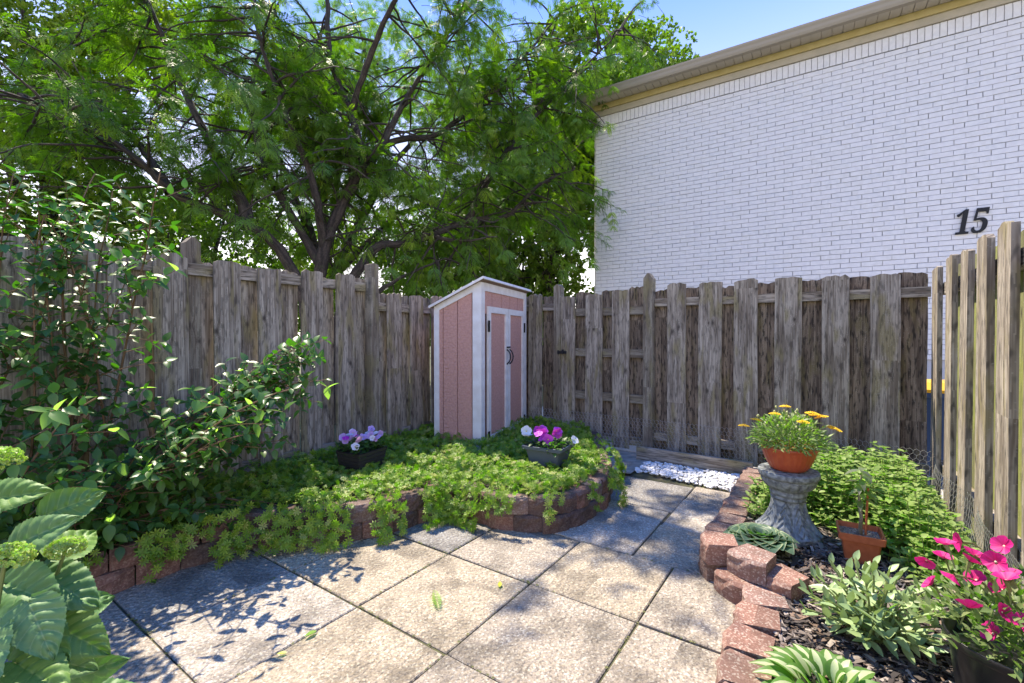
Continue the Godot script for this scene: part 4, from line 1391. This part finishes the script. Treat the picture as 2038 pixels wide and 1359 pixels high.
func big_leaf(seed_: int) -> ArrayMesh:     # quilted heart-shaped leaf, length 1 along +z
	var g := Geo.new()
	var nu := 14
	var nv := 36
	var sh := seed_ * 1.7
	for b in nv + 1:
		var t := float(b) / nv
		for a in nu + 1:
			var s := float(a) / nu * 2.0 - 1.0
			var hw := 0.36 * pow(sin(PI * pow(clampf(t, 0.004, 0.998), 0.62)), 0.8) * (1.0 + (0.03 if b % 2 == 0 else -0.03))
			var vein := absf(sin((t * 6.0 - absf(s) * 1.6) * PI))
			var y := 0.055 * pow(vein, 0.6) * (1.0 - absf(s) * 0.4) - 0.16 * t * t + 0.16 * absf(s) * hw + 0.02 * sin(s * 5.0 + sh) - 0.03 * clampf(1.0 - absf(s) * 5.0, 0.0, 1.0)
			g.p(Vector3(s * hw, y, t - 0.1 * absf(s) * (1.0 - t)), Vector2(float(a) / nu, t))
	for b in nv:
		for a in nu:
			var q := b * (nu + 1) + a
			g.quad(q, q + 1, q + nu + 2, q + nu + 1)
	return g.mesh(true)

func build_hydrangea() -> void:
	var t := thing("hydrangea", "hydrangea with broad quilted leaves and lime green flower heads beside the patio", "shrub", Vector3(-1.72, 0.0, -0.12))
	var meshes := [big_leaf(1), big_leaf(2), big_leaf(3)]
	var veins := picture(96, 192, func(x: int, y: int) -> Vector3:
		var sx := absf(x / 47.5 - 1.0)
		var ty := y / 191.0
		var rib := clampf(1.0 - sx * 22.0, 0.0, 1.0)
		var side := absf(fposmod(ty * 6.0 - sx * 1.6 + 0.5, 1.0) - 0.5)
		var line := maxf(rib, clampf(1.0 - side * 14.0, 0.0, 1.0) * 0.75)
		return Vector3(0.14, 0.26, 0.075).lerp(Vector3(0.3, 0.4, 0.16), line))
	var tints := []
	for k in 3:
		var lm := tinted_leaf(Color.WHITE, 0.55, Color(0.45, 0.6, 0.2))
		lm.albedo_texture = veins
		lm.albedo_color = [Color(1, 1, 1), Color(0.88, 0.93, 0.85), Color(1.0, 1.0, 0.8)][k]
		tints.append(lm)
	var o := t.position
	# [leaf base, direction, length, roll]
	var L := [
		[Vector3(-1.62, 0.84, -0.22), Vector3(0.35, 0.3, -0.5), 0.13, 0.3], [Vector3(-1.6, 0.76, -0.2), Vector3(0.8, -0.1, -0.3), 0.17, 0.1],
		[Vector3(-1.6, 0.75, -0.26), Vector3(0.7, -0.35, -0.45), 0.16, -0.4], [Vector3(-1.55, 0.68, -0.22), Vector3(0.75, -0.35, -0.25), 0.16, 0.35],
		[Vector3(-1.54, 0.65, -0.27), Vector3(0.55, -0.5, -0.5), 0.15, -0.2], [Vector3(-1.5, 0.7, -0.16), Vector3(0.75, -0.3, 0.15), 0.17, 0.4],
		[Vector3(-1.48, 0.62, -0.2), Vector3(0.7, -0.2, -0.3), 0.15, 0.1], [Vector3(-1.56, 0.58, -0.24), Vector3(0.6, -0.3, -0.6), 0.14, -0.3],
		[Vector3(-1.68, 0.95, -0.18), Vector3(0.45, 0.1, -0.5), 0.13, 0.2], [Vector3(-1.64, 1.0, -0.14), Vector3(0.5, -0.5, -0.3), 0.13, -0.5],
		[Vector3(-1.58, 0.9, -0.12), Vector3(0.4, 0.25, 0.3), 0.15, 0.0], [Vector3(-1.68, 0.88, -0.28), Vector3(-0.1, 0.15, -0.8), 0.14, 0.3],
		[Vector3(-1.72, 0.75, -0.3), Vector3(-0.5, 0.1, -0.6), 0.16, 0.0], [Vector3(-1.5, 0.55, -0.16), Vector3(0.8, -0.15, 0.1), 0.16, -0.2],
		[Vector3(-1.58, 0.5, -0.28), Vector3(0.6, 0.1, -0.5), 0.16, 0.3], [Vector3(-1.44, 0.6, -0.08), Vector3(0.7, -0.3, 0.3), 0.16, 0.2],
		[Vector3(-1.52, 0.8, -0.06), Vector3(0.6, -0.1, 0.4), 0.16, 0.0], [Vector3(-1.7, 0.6, -0.3), Vector3(-0.2, -0.1, -0.8), 0.15, 0.3],
		[Vector3(-1.52, 0.42, -0.22), Vector3(0.8, 0.0, -0.3), 0.17, 0.2], [Vector3(-1.6, 0.38, -0.3), Vector3(0.3, 0.0, -0.7), 0.17, -0.2],
		[Vector3(-1.8, 0.9, -0.1), Vector3(-0.6, 0.1, 0.3), 0.15, 0.0], [Vector3(-1.85, 0.7, -0.05), Vector3(-0.7, 0.0, 0.2), 0.16, 0.0],
		[Vector3(-1.47, 0.75, -0.22), Vector3(0.55, -0.55, -0.1), 0.14, 0.5], [Vector3(-1.43, 0.52, -0.2), Vector3(0.6, -0.1, -0.25), 0.14, -0.5]]
	for q in L:
		part(t, "leaf", meshes[rng.randi() % 3], tints[rng.randi() % 3], leaf_at(q[0] - o, q[1].normalized(), q[2], q[3], (Vector3(0.7, 0.62, 0.1) + rdir() * 0.35).normalized()))
	var wood := Geo.new()
	var heads := [[Vector3(-1.585, 1.06, -0.19), 0.042], [Vector3(-1.51, 0.85, -0.19), 0.045], [Vector3(-1.57, 0.815, -0.3), 0.036], [Vector3(-1.75, 1.0, -0.05), 0.045]]
	var bead := Geo.new()
	for k in 4:
		var a := TAU * k / 4
		bead.tri(bead.p(Vector3(0, 0.4, 0)), bead.p(Vector3(cos(a), 0.75, sin(a))), bead.p(Vector3(cos(a + 1.1), 0.75, sin(a + 1.1))))
		bead.tri(bead.p(Vector3(0, -0.6, 0)), bead.p(Vector3(cos(a), 0.75, sin(a))), bead.p(Vector3(cos(a + 1.57), 0.75, sin(a + 1.57))))
	var bm := bead.mesh()
	for h in heads:
		var xf := []
		var col := []
		for k in 420:
			var d := rdir()
			if d.y < -0.45:
				d.y = -d.y
			var b := along(rdir(), d)
			xf.append(Transform3D(b.scaled_local(Vector3.ONE * rr(0.0035, 0.0055)), h[0] - o + Vector3(d.x, d.y * 0.62, d.z) * h[1] * rr(0.86, 1.05)))
			col.append(green(Color(0.5, 0.55, 0.1), Color(0.8, 0.8, 0.32), rng.randf()))
		many(t, "flower_head", bm, M.leafy, xf, col)
		var p: Vector3 = h[0] - o
		wood.tube([Vector3(p.x * 0.2 - 0.05, 0, p.z * 0.2), Vector3(p.x * 0.6 - 0.02, p.y * 0.6, p.z * 0.6), p], [0.007, 0.006, 0.004], 6)
	for k in 4:
		wood.tube([Vector3(rr(-0.1, 0.1), 0, rr(-0.1, 0.1)), Vector3(rr(0.05, 0.25), rr(0.6, 0.8), rr(-0.12, 0.0))], [0.007, 0.005], 6)
	part(t, "stems", wood.mesh(true), M.stem)

func build_litter() -> void:
	var lm := oval_leaf(0.45, 0.2, -0.1)
	for q in [[Vector3(-1.427, 0.006, -1.952), Color(0.62, 0.56, 0.06), 0.05, "small yellow leaf lying on the paving"], [Vector3(-1.87, 0.008, -1.032), Color(0.6, 0.58, 0.1), 0.04, "pale yellow leaf lying on the shaded paving"], [Vector3(-1.896, 0.01, -1.185), Color(0.2, 0.35, 0.05), 0.06, "green leaf lying on a paving joint"]]:
		var o := part(self, numbered("fallen_leaf"), lm, tinted_leaf(q[1]), Transform3D(Basis(Vector3.UP, rr(0, TAU)).scaled_local(Vector3.ONE * q[2]), q[0]))
		tag(o, q[3], "leaf", "leaves fallen on the patio")
	var t := thing("fallen_frond", "green feathery frond lying on the paving", "leaf", Vector3(-1.68, 0.01, -1.72), 0.9)
	var tm := tinted_leaf(Color(0.16, 0.24, 0.05))
	for k in 12:
		for s in [-1, 1]:
			part(t, "leaflet", lm, tm, leaf_at(Vector3(0, 0.004, 0.014 * k), Vector3(s, 0.08, 0.5), 0.03 * sin(PI * (k + 2) / 15.0)))
	# moss and weeds in the joints
	var xf := []
	var col := []
	for k in 260:
		var z: float = [-0.745, -1.42, -2.088, -2.71][rng.randi() % 4]
		var x: float = rr(-2.9, -0.3)
		if rng.randf() < 0.5:
			x = [-2.52, -1.917, -1.32, -0.723][rng.randi() % 4]
			z = rr(-2.7, -0.4)
		xf.append(Transform3D(Basis(Vector3.UP, rr(0, TAU)).scaled_local(Vector3.ONE * rr(0.005, 0.011)), Vector3(x + rr(-0.004, 0.004), 0.0, z + rr(-0.004, 0.004))))
		col.append(green(Color(0.12, 0.15, 0.03), Color(0.3, 0.28, 0.1), rng.randf()))
	var m := many(self, numbered("joint_weeds"), whorl_mesh(6, 1.0, 0.5, 0.5), M.leafy, xf, col)
	tag(m, "tiny moss and weeds growing in the paving joints", "weeds")

func build_wire() -> void:
	# hexagonal netting: [from, to, height, bulge]
	var runs := [["fine wire netting along the foot of the gate and back fence", Vector3(-3.2, 0.02, -5.055), Vector3(0.2, 0.02, -5.055), 0.4, 0.012], ["loose wire netting curling along the sunlit side fence", Vector3(0.15, 0.06, -4.95), Vector3(0.69, 0.06, -4.7), 0.4, 0.02], ["sagging wire netting against the thick sunlit boards", Vector3(0.69, 0.06, -4.6), Vector3(0.66, 0.06, -2.2), 0.34, 0.03]]
	for r in runs:
		var t := thing("wire_netting", r[0], "wire netting")
		var g := Geo.new()
		var A: Vector3 = r[1]
		var B: Vector3 = r[2]
		var l := A.distance_to(B)
		var d := (B - A) / l
		var nrm := d.cross(Vector3.UP)
		var cw := 0.042
		var rh := 0.036
		var cols := int(l / cw)
		var rows := int(r[3] / rh)
		var bul: float = r[4]
		var at := func(u: float, v: float) -> Vector3:
			return A + d * u + Vector3(0, v, 0) + nrm * bul * (sin(u * 6.1) * 0.7 + sin(v * 9.0 + u * 2.0))
		for y in rows:
			for x in cols:
				var u := x * cw + (cw / 2 if y % 2 else 0.0)
				var v := y * rh
				var p0: Vector3 = at.call(u, v)
				var p1: Vector3 = at.call(u, v + rh * 0.55)
				var p2: Vector3 = at.call(u - cw / 2, v + rh)
				var p3: Vector3 = at.call(u + cw / 2, v + rh)
				g.tube([p0, p1], [0.0015, 0.0015], 3)
				g.tube([p1, p2], [0.0011, 0.0011], 3)
				g.tube([p1, p3], [0.0011, 0.0011], 3)
		part(t, "mesh_wires", g.mesh(), M.wire)

# ---------- trees ----------
func frond_cluster(fr: int, l: float) -> ArrayMesh:      # feathery compound leaves from one spur, hanging along +z
	var g := Geo.new()
	for f in fr:
		var a := TAU * f / fr + rr(-0.4, 0.4)
		var d := Vector3(cos(a) * rr(0.45, 0.9), sin(a) * rr(0.3, 0.7), rr(0.5, 1.0)).normalized()
		var b := along(d)
		var ll := l * rr(0.8, 1.15)
		var n := 9
		for k in n:
			var t := (k + 1.0) / n
			var c := d * ll * t + Vector3(0, -0.25 * ll * t * t, 0)
			var sz := 0.034 * sin(PI * (0.15 + 0.75 * t)) + 0.006
			for s in [-1.0, 1.0]:
				var o: Vector3 = (b.x * s + d * 0.45 + b.y * rr(-0.25, 0.25)).normalized()
				var w := d * sz * 0.24
				g.quad(g.p(c), g.p(c + o * sz * 0.5 + w), g.p(c + o * sz), g.p(c + o * sz * 0.5 - w))
	return g.mesh()

func leaf_cluster(n: int, l: float, w: float) -> ArrayMesh:
	var g := Geo.new()
	for k in n:
		var d := (rdir() + Vector3(0, -0.25, 0.6)).normalized()
		var b := along(d, rdir())
		var c := rdir() * l * 0.7
		var ll := l * rr(0.7, 1.2)
		var p := [c, c + d * ll * 0.35 + b.x * w * 0.5 + b.y * 0.12 * ll, c + d * ll * 0.7 + b.x * w * 0.35, c + d * ll - b.y * 0.1 * ll, c + d * ll * 0.7 - b.x * w * 0.35, c + d * ll * 0.35 - b.x * w * 0.5 + b.y * 0.12 * ll]
		var i := []
		for q in p:
			i.append(g.p(q))
		g.quad(i[0], i[1], i[2], i[3])
		g.quad(i[0], i[3], i[4], i[5])
	return g.mesh()

func shadow_spot(p: Vector3) -> Vector2:        # where the shadow of a twig lands on the ground
	var k := p.y - 0.1
	return Vector2(p.x + SUN.x * k, p.z + SUN.z * k)

# crown shaped to place the sunlight: share of leaf clusters dropped by shadow position
func thinned_for_sun(s: Vector2) -> float:
	if s.x > -0.5 and s.y > -5.2:
		return 1.0
	if s.x > -2.7 and s.y > -0.75:
		return 0.95
	if s.y > -2.7 and s.x > -1.75 + 0.5 * sin(s.y * 2.3):
		return 0.82 if s.x < -0.95 else 0.97
	if s.y > -4.2 and s.y < -1.4 and s.x > -3.4 and s.x < -1.4:
		return 0.97
	if s.y > -4.6 and s.y < -2.5 and s.x > -1.4:
		return 0.3
	if s.y > -2.5 and s.y < 1.0 and s.x > -3.2:
		return 0.25
	return 0.0

func build_locust() -> void:
	var t := thing("locust_tree", "feathery tree with dark leaning limbs just beyond the grey fence", "tree", Vector3(-6.5, 0, -4.15))
	var o := t.position
	var limbs := [
		[[Vector3(-6.55, -0.1, -4.05), Vector3(-6.58, 1.0, -4.02), Vector3(-6.61, 1.88, -3.95), Vector3(-6.8, 2.63, -3.69), Vector3(-7.07, 2.99, -3.39), Vector3(-7.45, 3.22, -3), Vector3(-7.67, 3.38, -2.6), Vector3(-7.75, 3.7, -2.31), Vector3(-7.92, 4, -1.95), Vector3(-8.12, 4.17, -1.57), Vector3(-8.45, 4.41, -1.22)], 0.2, 0.02, 4],
		[[Vector3(-7.07, 2.99, -3.39), Vector3(-7.47, 3.65, -3.35), Vector3(-7.94, 4.27, -3.27), Vector3(-8.57, 5.34, -3.08), Vector3(-8.92, 6.13, -2.96), Vector3(-9.28, 6.95, -2.83), Vector3(-9.54, 8.05, -2.77)], 0.12, 0.02, 1],
		[[Vector3(-7.67, 3.38, -2.6), Vector3(-8.24, 4.07, -2.45), Vector3(-8.86, 4.61, -2.27), Vector3(-9.37, 5.08, -2.04), Vector3(-10.02, 5.64, -1.71)], 0.09, 0.015, 1],
		[[Vector3(-6.55, -0.1, -4.2), Vector3(-6.6, 1.0, -4.2), Vector3(-6.6, 1.89, -4.19), Vector3(-6.53, 2.69, -4.24), Vector3(-6.36, 3.51, -4.48), Vector3(-6.21, 4.19, -4.7), Vector3(-6.43, 4.98, -4.67), Vector3(-6.79, 5.95, -4.55), Vector3(-6.92, 7.03, -4.58), Vector3(-7.04, 8.39, -4.62)], 0.19, 0.025, 3],
		[[Vector3(-6.36, 3.51, -4.48), Vector3(-6.17, 4.35, -4.97), Vector3(-6.06, 5.48, -5.54), Vector3(-5.83, 6.71, -6.18), Vector3(-5.47, 8.03, -6.92)], 0.1, 0.015, 1],
		[[Vector3(-6.5, -0.1, -4.35), Vector3(-6.48, 1.0, -4.4), Vector3(-6.36, 1.9, -4.48), Vector3(-6.08, 2.72, -4.8), Vector3(-5.9, 2.91, -5.28), Vector3(-5.7, 3.1, -5.79), Vector3(-5.38, 3.44, -6.37), Vector3(-4.95, 3.61, -7.03), Vector3(-4.64, 4.28, -7.61), Vector3(-4.21, 4.68, -8.27)], 0.17, 0.02, 4],
		[[Vector3(-5.38, 3.44, -6.37), Vector3(-5.11, 4.56, -6.92), Vector3(-4.78, 5.6, -7.64), Vector3(-4.13, 6.83, -8.57), Vector3(-3.6, 7.93, -9.42)], 0.08, 0.012, 0],
		[[Vector3(-5.7, 3.1, -5.79), Vector3(-5.13, 2.97, -5.94), Vector3(-4.52, 3.01, -6.12)], 0.06, 0.012, 0],
		[[Vector3(-6.21, 4.19, -4.7), Vector3(-6.13, 4.73, -5.37), Vector3(-5.84, 5, -6.06), Vector3(-5.47, 5.9, -6.92), Vector3(-4.97, 7.02, -7.75), Vector3(-4.48, 8.32, -8.57)], 0.09, 0.015, 0],
		[[Vector3(-6.53, 2.69, -4.24), Vector3(-6.4, 3.6, -4.0), Vector3(-6.6, 4.6, -3.7), Vector3(-6.9, 5.6, -3.5), Vector3(-7.3, 6.8, -3.5)], 0.09, 0.015, 0],
		[[Vector3(-6.57, 2.45, -4.22), Vector3(-7.3, 4.1, -3.7), Vector3(-8.0, 5.7, -3.9), Vector3(-8.3, 7.4, -4.5)], 0.09, 0.03, 1],
		[[Vector3(-6.43, 4.98, -4.67), Vector3(-5.8, 6.0, -4.7), Vector3(-4.9, 6.9, -4.75), Vector3(-4.0, 7.4, -4.6), Vector3(-3.2, 7.6, -4.3)], 0.07, 0.025, 1],
		[[Vector3(-6.3, 1.7, -4.5), Vector3(-5.9, 2.3, -5.2), Vector3(-5.5, 2.7, -5.9)], 0.08, 0.012, 9]]
	var twigs := Geo.new()
	var xf := []
	var col := []
	var gaps := noise(77, 0.55, 2)
	for L in limbs:
		var pts := []
		var rad := []
		var line: Array = L[0]
		# finer, crooked limb
		var cv := Curve3D.new()
		for k in line.size():
			var tan: Vector3 = (line[mini(k + 1, line.size() - 1)] - line[maxi(k - 1, 0)]) / 6.0
			cv.add_point(line[k] - o, -tan, tan)
		var len := cv.get_baked_length()
		var n := int(len / 0.14)
		for k in n + 1:
			var f := float(k) / n
			pts.append(cv.sample_baked(f * len) + rdir() * 0.012)
			rad.append(lerpf(L[1], L[2], pow(f, 0.6)) * 0.85 * rr(0.9, 1.1))
		var g := Geo.new()
		g.tube(pts, rad, 10, 1.6)
		part(t, "trunk" if line[0].y < 0.0 else "limb", g.mesh(true), M.bark)
		var skip := 0.0
		for k in L[3]:
			if k < line.size() - 1:
				skip += line[k].distance_to(line[k + 1])
		var k0 := int(n * clampf(skip / len, 0.0, 0.98))
		for k in range(k0, n + 1):
			for br in 2:
				var d := rdir()
				d.y = d.y * 0.6 + 0.15
				var length := rr(0.5, 1.7)
				grow_spray(pts[k], d.normalized(), length, twigs, xf, col, gaps, o)
	part(t, "branches", twigs.mesh(), M.bark)
	many(t, "crown", frond_cluster(5, 0.17), M.tree_leaf, xf, col)
	print("locust ", xf.size(), " ", Time.get_ticks_msec())

func grow_spray(a: Vector3, d: Vector3, length: float, twigs: Geo, xf: Array, col: Array, gaps: FastNoiseLite, o: Vector3) -> void:
	var p := a
	var steps := int(length / 0.16) + 2
	var pts := [p]
	var first := xf.size()
	for k in steps:
		d = (d + rdir() * 0.2 + Vector3(0, -0.05, 0)).normalized()
		p += d * length / steps
		pts.append(p)
		if k < 1:
			continue
		var side := (d + rdir() * 0.9 + Vector3(0, -0.15, 0)).normalized()
		var q := p
		var tp := [q]
		var m := rng.randi_range(2, 4)
		var hue := rng.randf()
		var before := xf.size()
		for j in m:
			side = (side + rdir() * 0.25 + Vector3(0, -0.16, 0)).normalized()
			q += side * 0.13
			tp.append(q)
			var w := q + o
			if w.y < 2.0 and w.x > -4.3:
				continue
			if w.y < 3.6 and -w.x * 0.568 - w.z * 0.823 < 7.7 and rng.randf() < 0.85:      # the lower limbs are bare on the garden side
				continue
			if gaps.get_noise_3d(w.x, w.y, w.z) < -0.11:
				continue
			var s := shadow_spot(w)
			if rng.randf() < thinned_for_sun(s):
				continue
			xf.append(Transform3D(along((side + Vector3(0, -0.35, 0)).normalized()).scaled_local(Vector3.ONE * rr(0.8, 1.2)), q))
			col.append(green(Color(0.11, 0.22, 0.03), Color(0.24, 0.38, 0.05), hue * 0.6 + rng.randf() * 0.4) if hue < 0.86 else Color(0.34, 0.46, 0.05))
		var rs := []
		for j in tp.size():
			rs.append(0.004)
		if xf.size() > before:
			twigs.tube(tp, rs, 3)
	var rad := []
	for k in pts.size():
		rad.append(lerpf(0.02, 0.006, float(k) / pts.size()))
	if xf.size() - first > steps / 2:
		twigs.tube(pts, rad, 5)

# broad-leaved tree: trunk, boughs towards each lobe, leaf clusters through the lobes
func lobed_tree(called: String, label: String, base: Vector3, fork: float, lobes: Array, per: float, lo: Color, hi: Color, cluster: Mesh, gap: float, seed_: int, group := "trees beyond the fence") -> void:
	var t := thing(called, label, "tree", base, 0, group)
	var g := Geo.new()
	var rad: float = 0.06 + fork * 0.035
	g.tube([Vector3(0, -0.1, 0), Vector3(rr(-0.1, 0.1), fork * 0.5, rr(-0.1, 0.1)), Vector3(0, fork, 0)], [rad * 1.2, rad, rad * 0.85], 9)
	part(t, "trunk", g.mesh(true), M.bark)
	g = Geo.new()
	var xf := []
	var col := []
	var gaps := noise(seed_, 0.5, 2)
	var fine := noise(seed_ + 1, 1.6, 1)
	for L in lobes:
		var c: Vector3 = L[0] - base
		var r: Vector3 = L[1]
		var mid := Vector3(c.x * 0.45, lerpf(fork, c.y, 0.5) + 0.2, c.z * 0.45)
		g.tube([Vector3(0, fork * 0.85, 0), mid + rdir() * 0.15, c.lerp(mid, 0.3) + rdir() * 0.2, c + Vector3(0, r.y * 0.4, 0)], [rad * 0.6, rad * 0.45, rad * 0.3, rad * 0.12], 6)
		for k in 9:
			var d := rdir()
			g.tube([c + Vector3(rr(-0.2, 0.2), -0.1, rr(-0.2, 0.2)) * r, c + d * r * 0.5 + rdir() * 0.1, c + d * r * 0.9], [rad * 0.22, rad * 0.14, rad * 0.05], 4)
		var n := int(per * r.x * r.y * r.z)
		for k in n:
			var d := rdir() * pow(rng.randf(), 0.42)
			var p := c + d * r
			var w := p + base
			if gaps.get_noise_3d(w.x, w.y, w.z) + 0.5 * fine.get_noise_3d(w.x, w.y, w.z) < gap:
				continue
			var s := shadow_spot(w)
			if s.y < 3.0 and s.x < 3.0 and rng.randf() < thinned_for_sun(s):
				continue
			xf.append(Transform3D(along(rdir() + d * 0.8, rdir()).scaled_local(Vector3.ONE * rr(0.75, 1.25)), p))
			col.append(green(lo, hi, rng.randf() * 0.7 + 0.3 * (gaps.get_noise_3d(w.z, w.x, w.y) + 0.5)))
	part(t, "boughs", g.mesh(true), M.bark)
	many(t, "crown", cluster, M.tree_leaf, xf, col)
	print(called, " ", xf.size(), " ", Time.get_ticks_msec())

func build_trees() -> void:
	M.tree_leaf = leaf_mat(0.45, Color(0.85, 1.0, 0.3))
	build_locust()
	var c1 := leaf_cluster(9, 0.11, 0.085)
	var c2 := leaf_cluster(9, 0.1, 0.06)
	lobed_tree("maple_tree", "broad leaved tree growing behind the corner of the white house", Vector3(-6.7, 0, -11.4), 2.2, [[Vector3(-6.9, 3.2, -10.6), Vector3(1.7, 1.5, 1.4)], [Vector3(-6.2, 4.6, -11.6), Vector3(1.6, 1.6, 1.5)], [Vector3(-7.2, 6.4, -12.0), Vector3(2.0, 1.7, 1.7)], [Vector3(-5.6, 7.6, -12.6), Vector3(1.9, 1.6, 1.6)], [Vector3(-5.0, 9.6, -14.6), Vector3(1.9, 1.7, 1.7)], [Vector3(-6.6, 10.2, -13.4), Vector3(2.0, 1.6, 1.6)], [Vector3(-8.6, 4.4, -10.6), Vector3(1.6, 1.6, 1.4)]], 420.0, Color(0.13, 0.23, 0.03), Color(0.32, 0.42, 0.06), c1, -0.12, 201)
	lobed_tree("ash_tree", "tall bright tree rising behind the tall shoots of the shrub", Vector3(-13.2, 0, -2.4), 2.6, [[Vector3(-12.6, 4.6, -2.3), Vector3(1.5, 1.3, 1.3)], [Vector3(-13.2, 6.4, -2.2), Vector3(1.8, 1.5, 1.6)], [Vector3(-13.6, 8.0, -3.0), Vector3(2.0, 1.5, 1.8)], [Vector3(-13.4, 7.0, -0.6), Vector3(1.7, 1.8, 1.5)], [Vector3(-14.4, 9.2, -4.4), Vector3(1.8, 1.5, 1.6)], [Vector3(-13.0, 3.4, -0.9), Vector3(1.4, 1.3, 1.3)], [Vector3(-14.0, 10.2, -1.8), Vector3(2.0, 1.4, 1.8)]], 430.0, Color(0.18, 0.27, 0.03), Color(0.4, 0.46, 0.06), c2, -0.1, 301)
	var fc := frond_cluster(5, 0.19)
	lobed_tree("locust_tree", "taller feathery tree standing behind the leaning locust", Vector3(-11.0, 0, -7.2), 3.2, [[Vector3(-11.4, 5.2, -6.2), Vector3(1.7, 1.4, 1.5)], [Vector3(-10.4, 7.2, -6.8), Vector3(1.9, 1.5, 1.7)], [Vector3(-9.4, 5.6, -8.4), Vector3(1.8, 1.5, 1.6)], [Vector3(-8.4, 7.6, -9.4), Vector3(1.8, 1.6, 1.6)], [Vector3(-10.6, 9.0, -8.2), Vector3(2.0, 1.5, 1.8)], [Vector3(-12.2, 7.6, -5.4), Vector3(1.6, 1.4, 1.5)], [Vector3(-7.6, 5.4, -9.8), Vector3(1.5, 1.3, 1.4)]], 330.0, Color(0.12, 0.23, 0.035), Color(0.28, 0.4, 0.06), fc, -0.12, 601)
	# lower trees standing further back
	var low := [[Vector3(-13.3, 0, -5.4), "small pale tree seen under the leaning locust limb", 1.35], [Vector3(-12.3, 0, -7.6), "small bushy tree seen between the locust trunks", 1.5], [Vector3(-10.2, 0, -9.2), "small bright tree seen under the low locust limb", 1.5], [Vector3(-8.2, 0, -8.6), "dense small tree rising behind the pink shed", 1.25], [Vector3(-13.9, 0, -3.75), "small leafy tree seen behind the tall shoots of the shrub", 1.4], [Vector3(-11.2, 0, -4.4), "small leafy tree seen behind the pointed post of the grey fence", 1.15], [Vector3(-5.75, 0, -10.7), "low dense tree beside the downpipe of the white house", 1.1]]
	for k in low.size():
		var b: Vector3 = low[k][0]
		var r: float = low[k][2]
		lobed_tree("small_tree", low[k][1], b, 1.1, [[b + Vector3(0, 1.9, 0), Vector3(r, 1.1, r)], [b + Vector3(rr(-0.8, 0.8), 3.0, rr(-0.8, 0.8)), Vector3(r, 1.1, r)], [b + Vector3(rr(-0.9, 0.9), 4.1, rr(-0.6, 0.6)), Vector3(r, 1.0, r)]], 520.0, Color(0.15, 0.25, 0.04), Color(0.34, 0.44, 0.08), c2, -0.05, 400 + k)

func build_bin() -> void:
	var t := thing("wheeled_bin", "dark blue bin with a yellow lid behind the fence corner gap", "bin", Vector3(0.95, -0.045, -5.9))
	part(t, "bin_body", rect_rings([[0.2, 0.22, 0.0], [0.25, 0.28, 0.82], [0.27, 0.3, 0.83], [0.27, 0.3, 0.87]], 0.03), mat(Color(0.02, 0.05, 0.13), 0.4))
	part(t, "lid", rect_rings([[0.275, 0.305, 0.872], [0.28, 0.31, 0.9], [0.2, 0.22, 0.96], [0.03, 0.03, 0.965]], 0.025), mat(Color(0.75, 0.4, 0.02), 0.4))

func _ready() -> void:
	rng.seed = 20240611
	var cam := Camera3D.new()
	cam.name = "camera"
	add_child(cam)
	cam.position = EYE
	cam.rotation = Vector3(deg_to_rad(-0.73), deg_to_rad(34.6), 0)
	cam.fov = 73.75
	cam.near = 0.05
	cam.far = 400.0
	cam.current = true
	var sky_mat := ProceduralSkyMaterial.new()
	sky_mat.sky_top_color = Color(0.13, 0.36, 0.68)
	sky_mat.sky_horizon_color = Color(1.0, 0.965, 0.9)
	sky_mat.sky_curve = 0.21
	sky_mat.sky_energy_multiplier = 1.25
	sky_mat.ground_bottom_color = Color(0.3, 0.3, 0.28)
	sky_mat.ground_horizon_color = Color(0.7, 0.72, 0.72)
	var sky := Sky.new()
	sky.sky_material = sky_mat
	var env := Environment.new()
	env.background_mode = Environment.BG_SKY
	env.sky = sky
	env.tonemap_mode = Environment.TONE_MAPPER_LINEAR
	env.tonemap_exposure = 2.2
	env.sdfgi_enabled = true
	env.ssao_enabled = true
	env.ssil_enabled = true
	var we := WorldEnvironment.new()
	we.name = "world_environment"
	we.environment = env
	add_child(we)
	var sun := DirectionalLight3D.new()
	sun.name = "sun"
	sun.light_energy = 1.5
	sun.light_color = Color(1.0, 0.95, 0.87)
	sun.light_angular_distance = 0.5
	sun.shadow_enabled = true
	add_child(sun)
	sun.look_at_from_position(Vector3(0, 12, 0), Vector3(0, 12, 0) + SUN)

	make_materials()
	M.leafy_gloss = leaf_mat(0.36)
	build_ground()
	build_bed_walls()
	build_fences()
	build_house()
	build_trees()
	build_shed()
	build_groundcover()
	build_shrub()
	build_hydrangea()
	build_pots()
	build_sunny_plants()
	build_wire()
	build_bin()
	build_litter()
	print("done ", Time.get_ticks_msec())
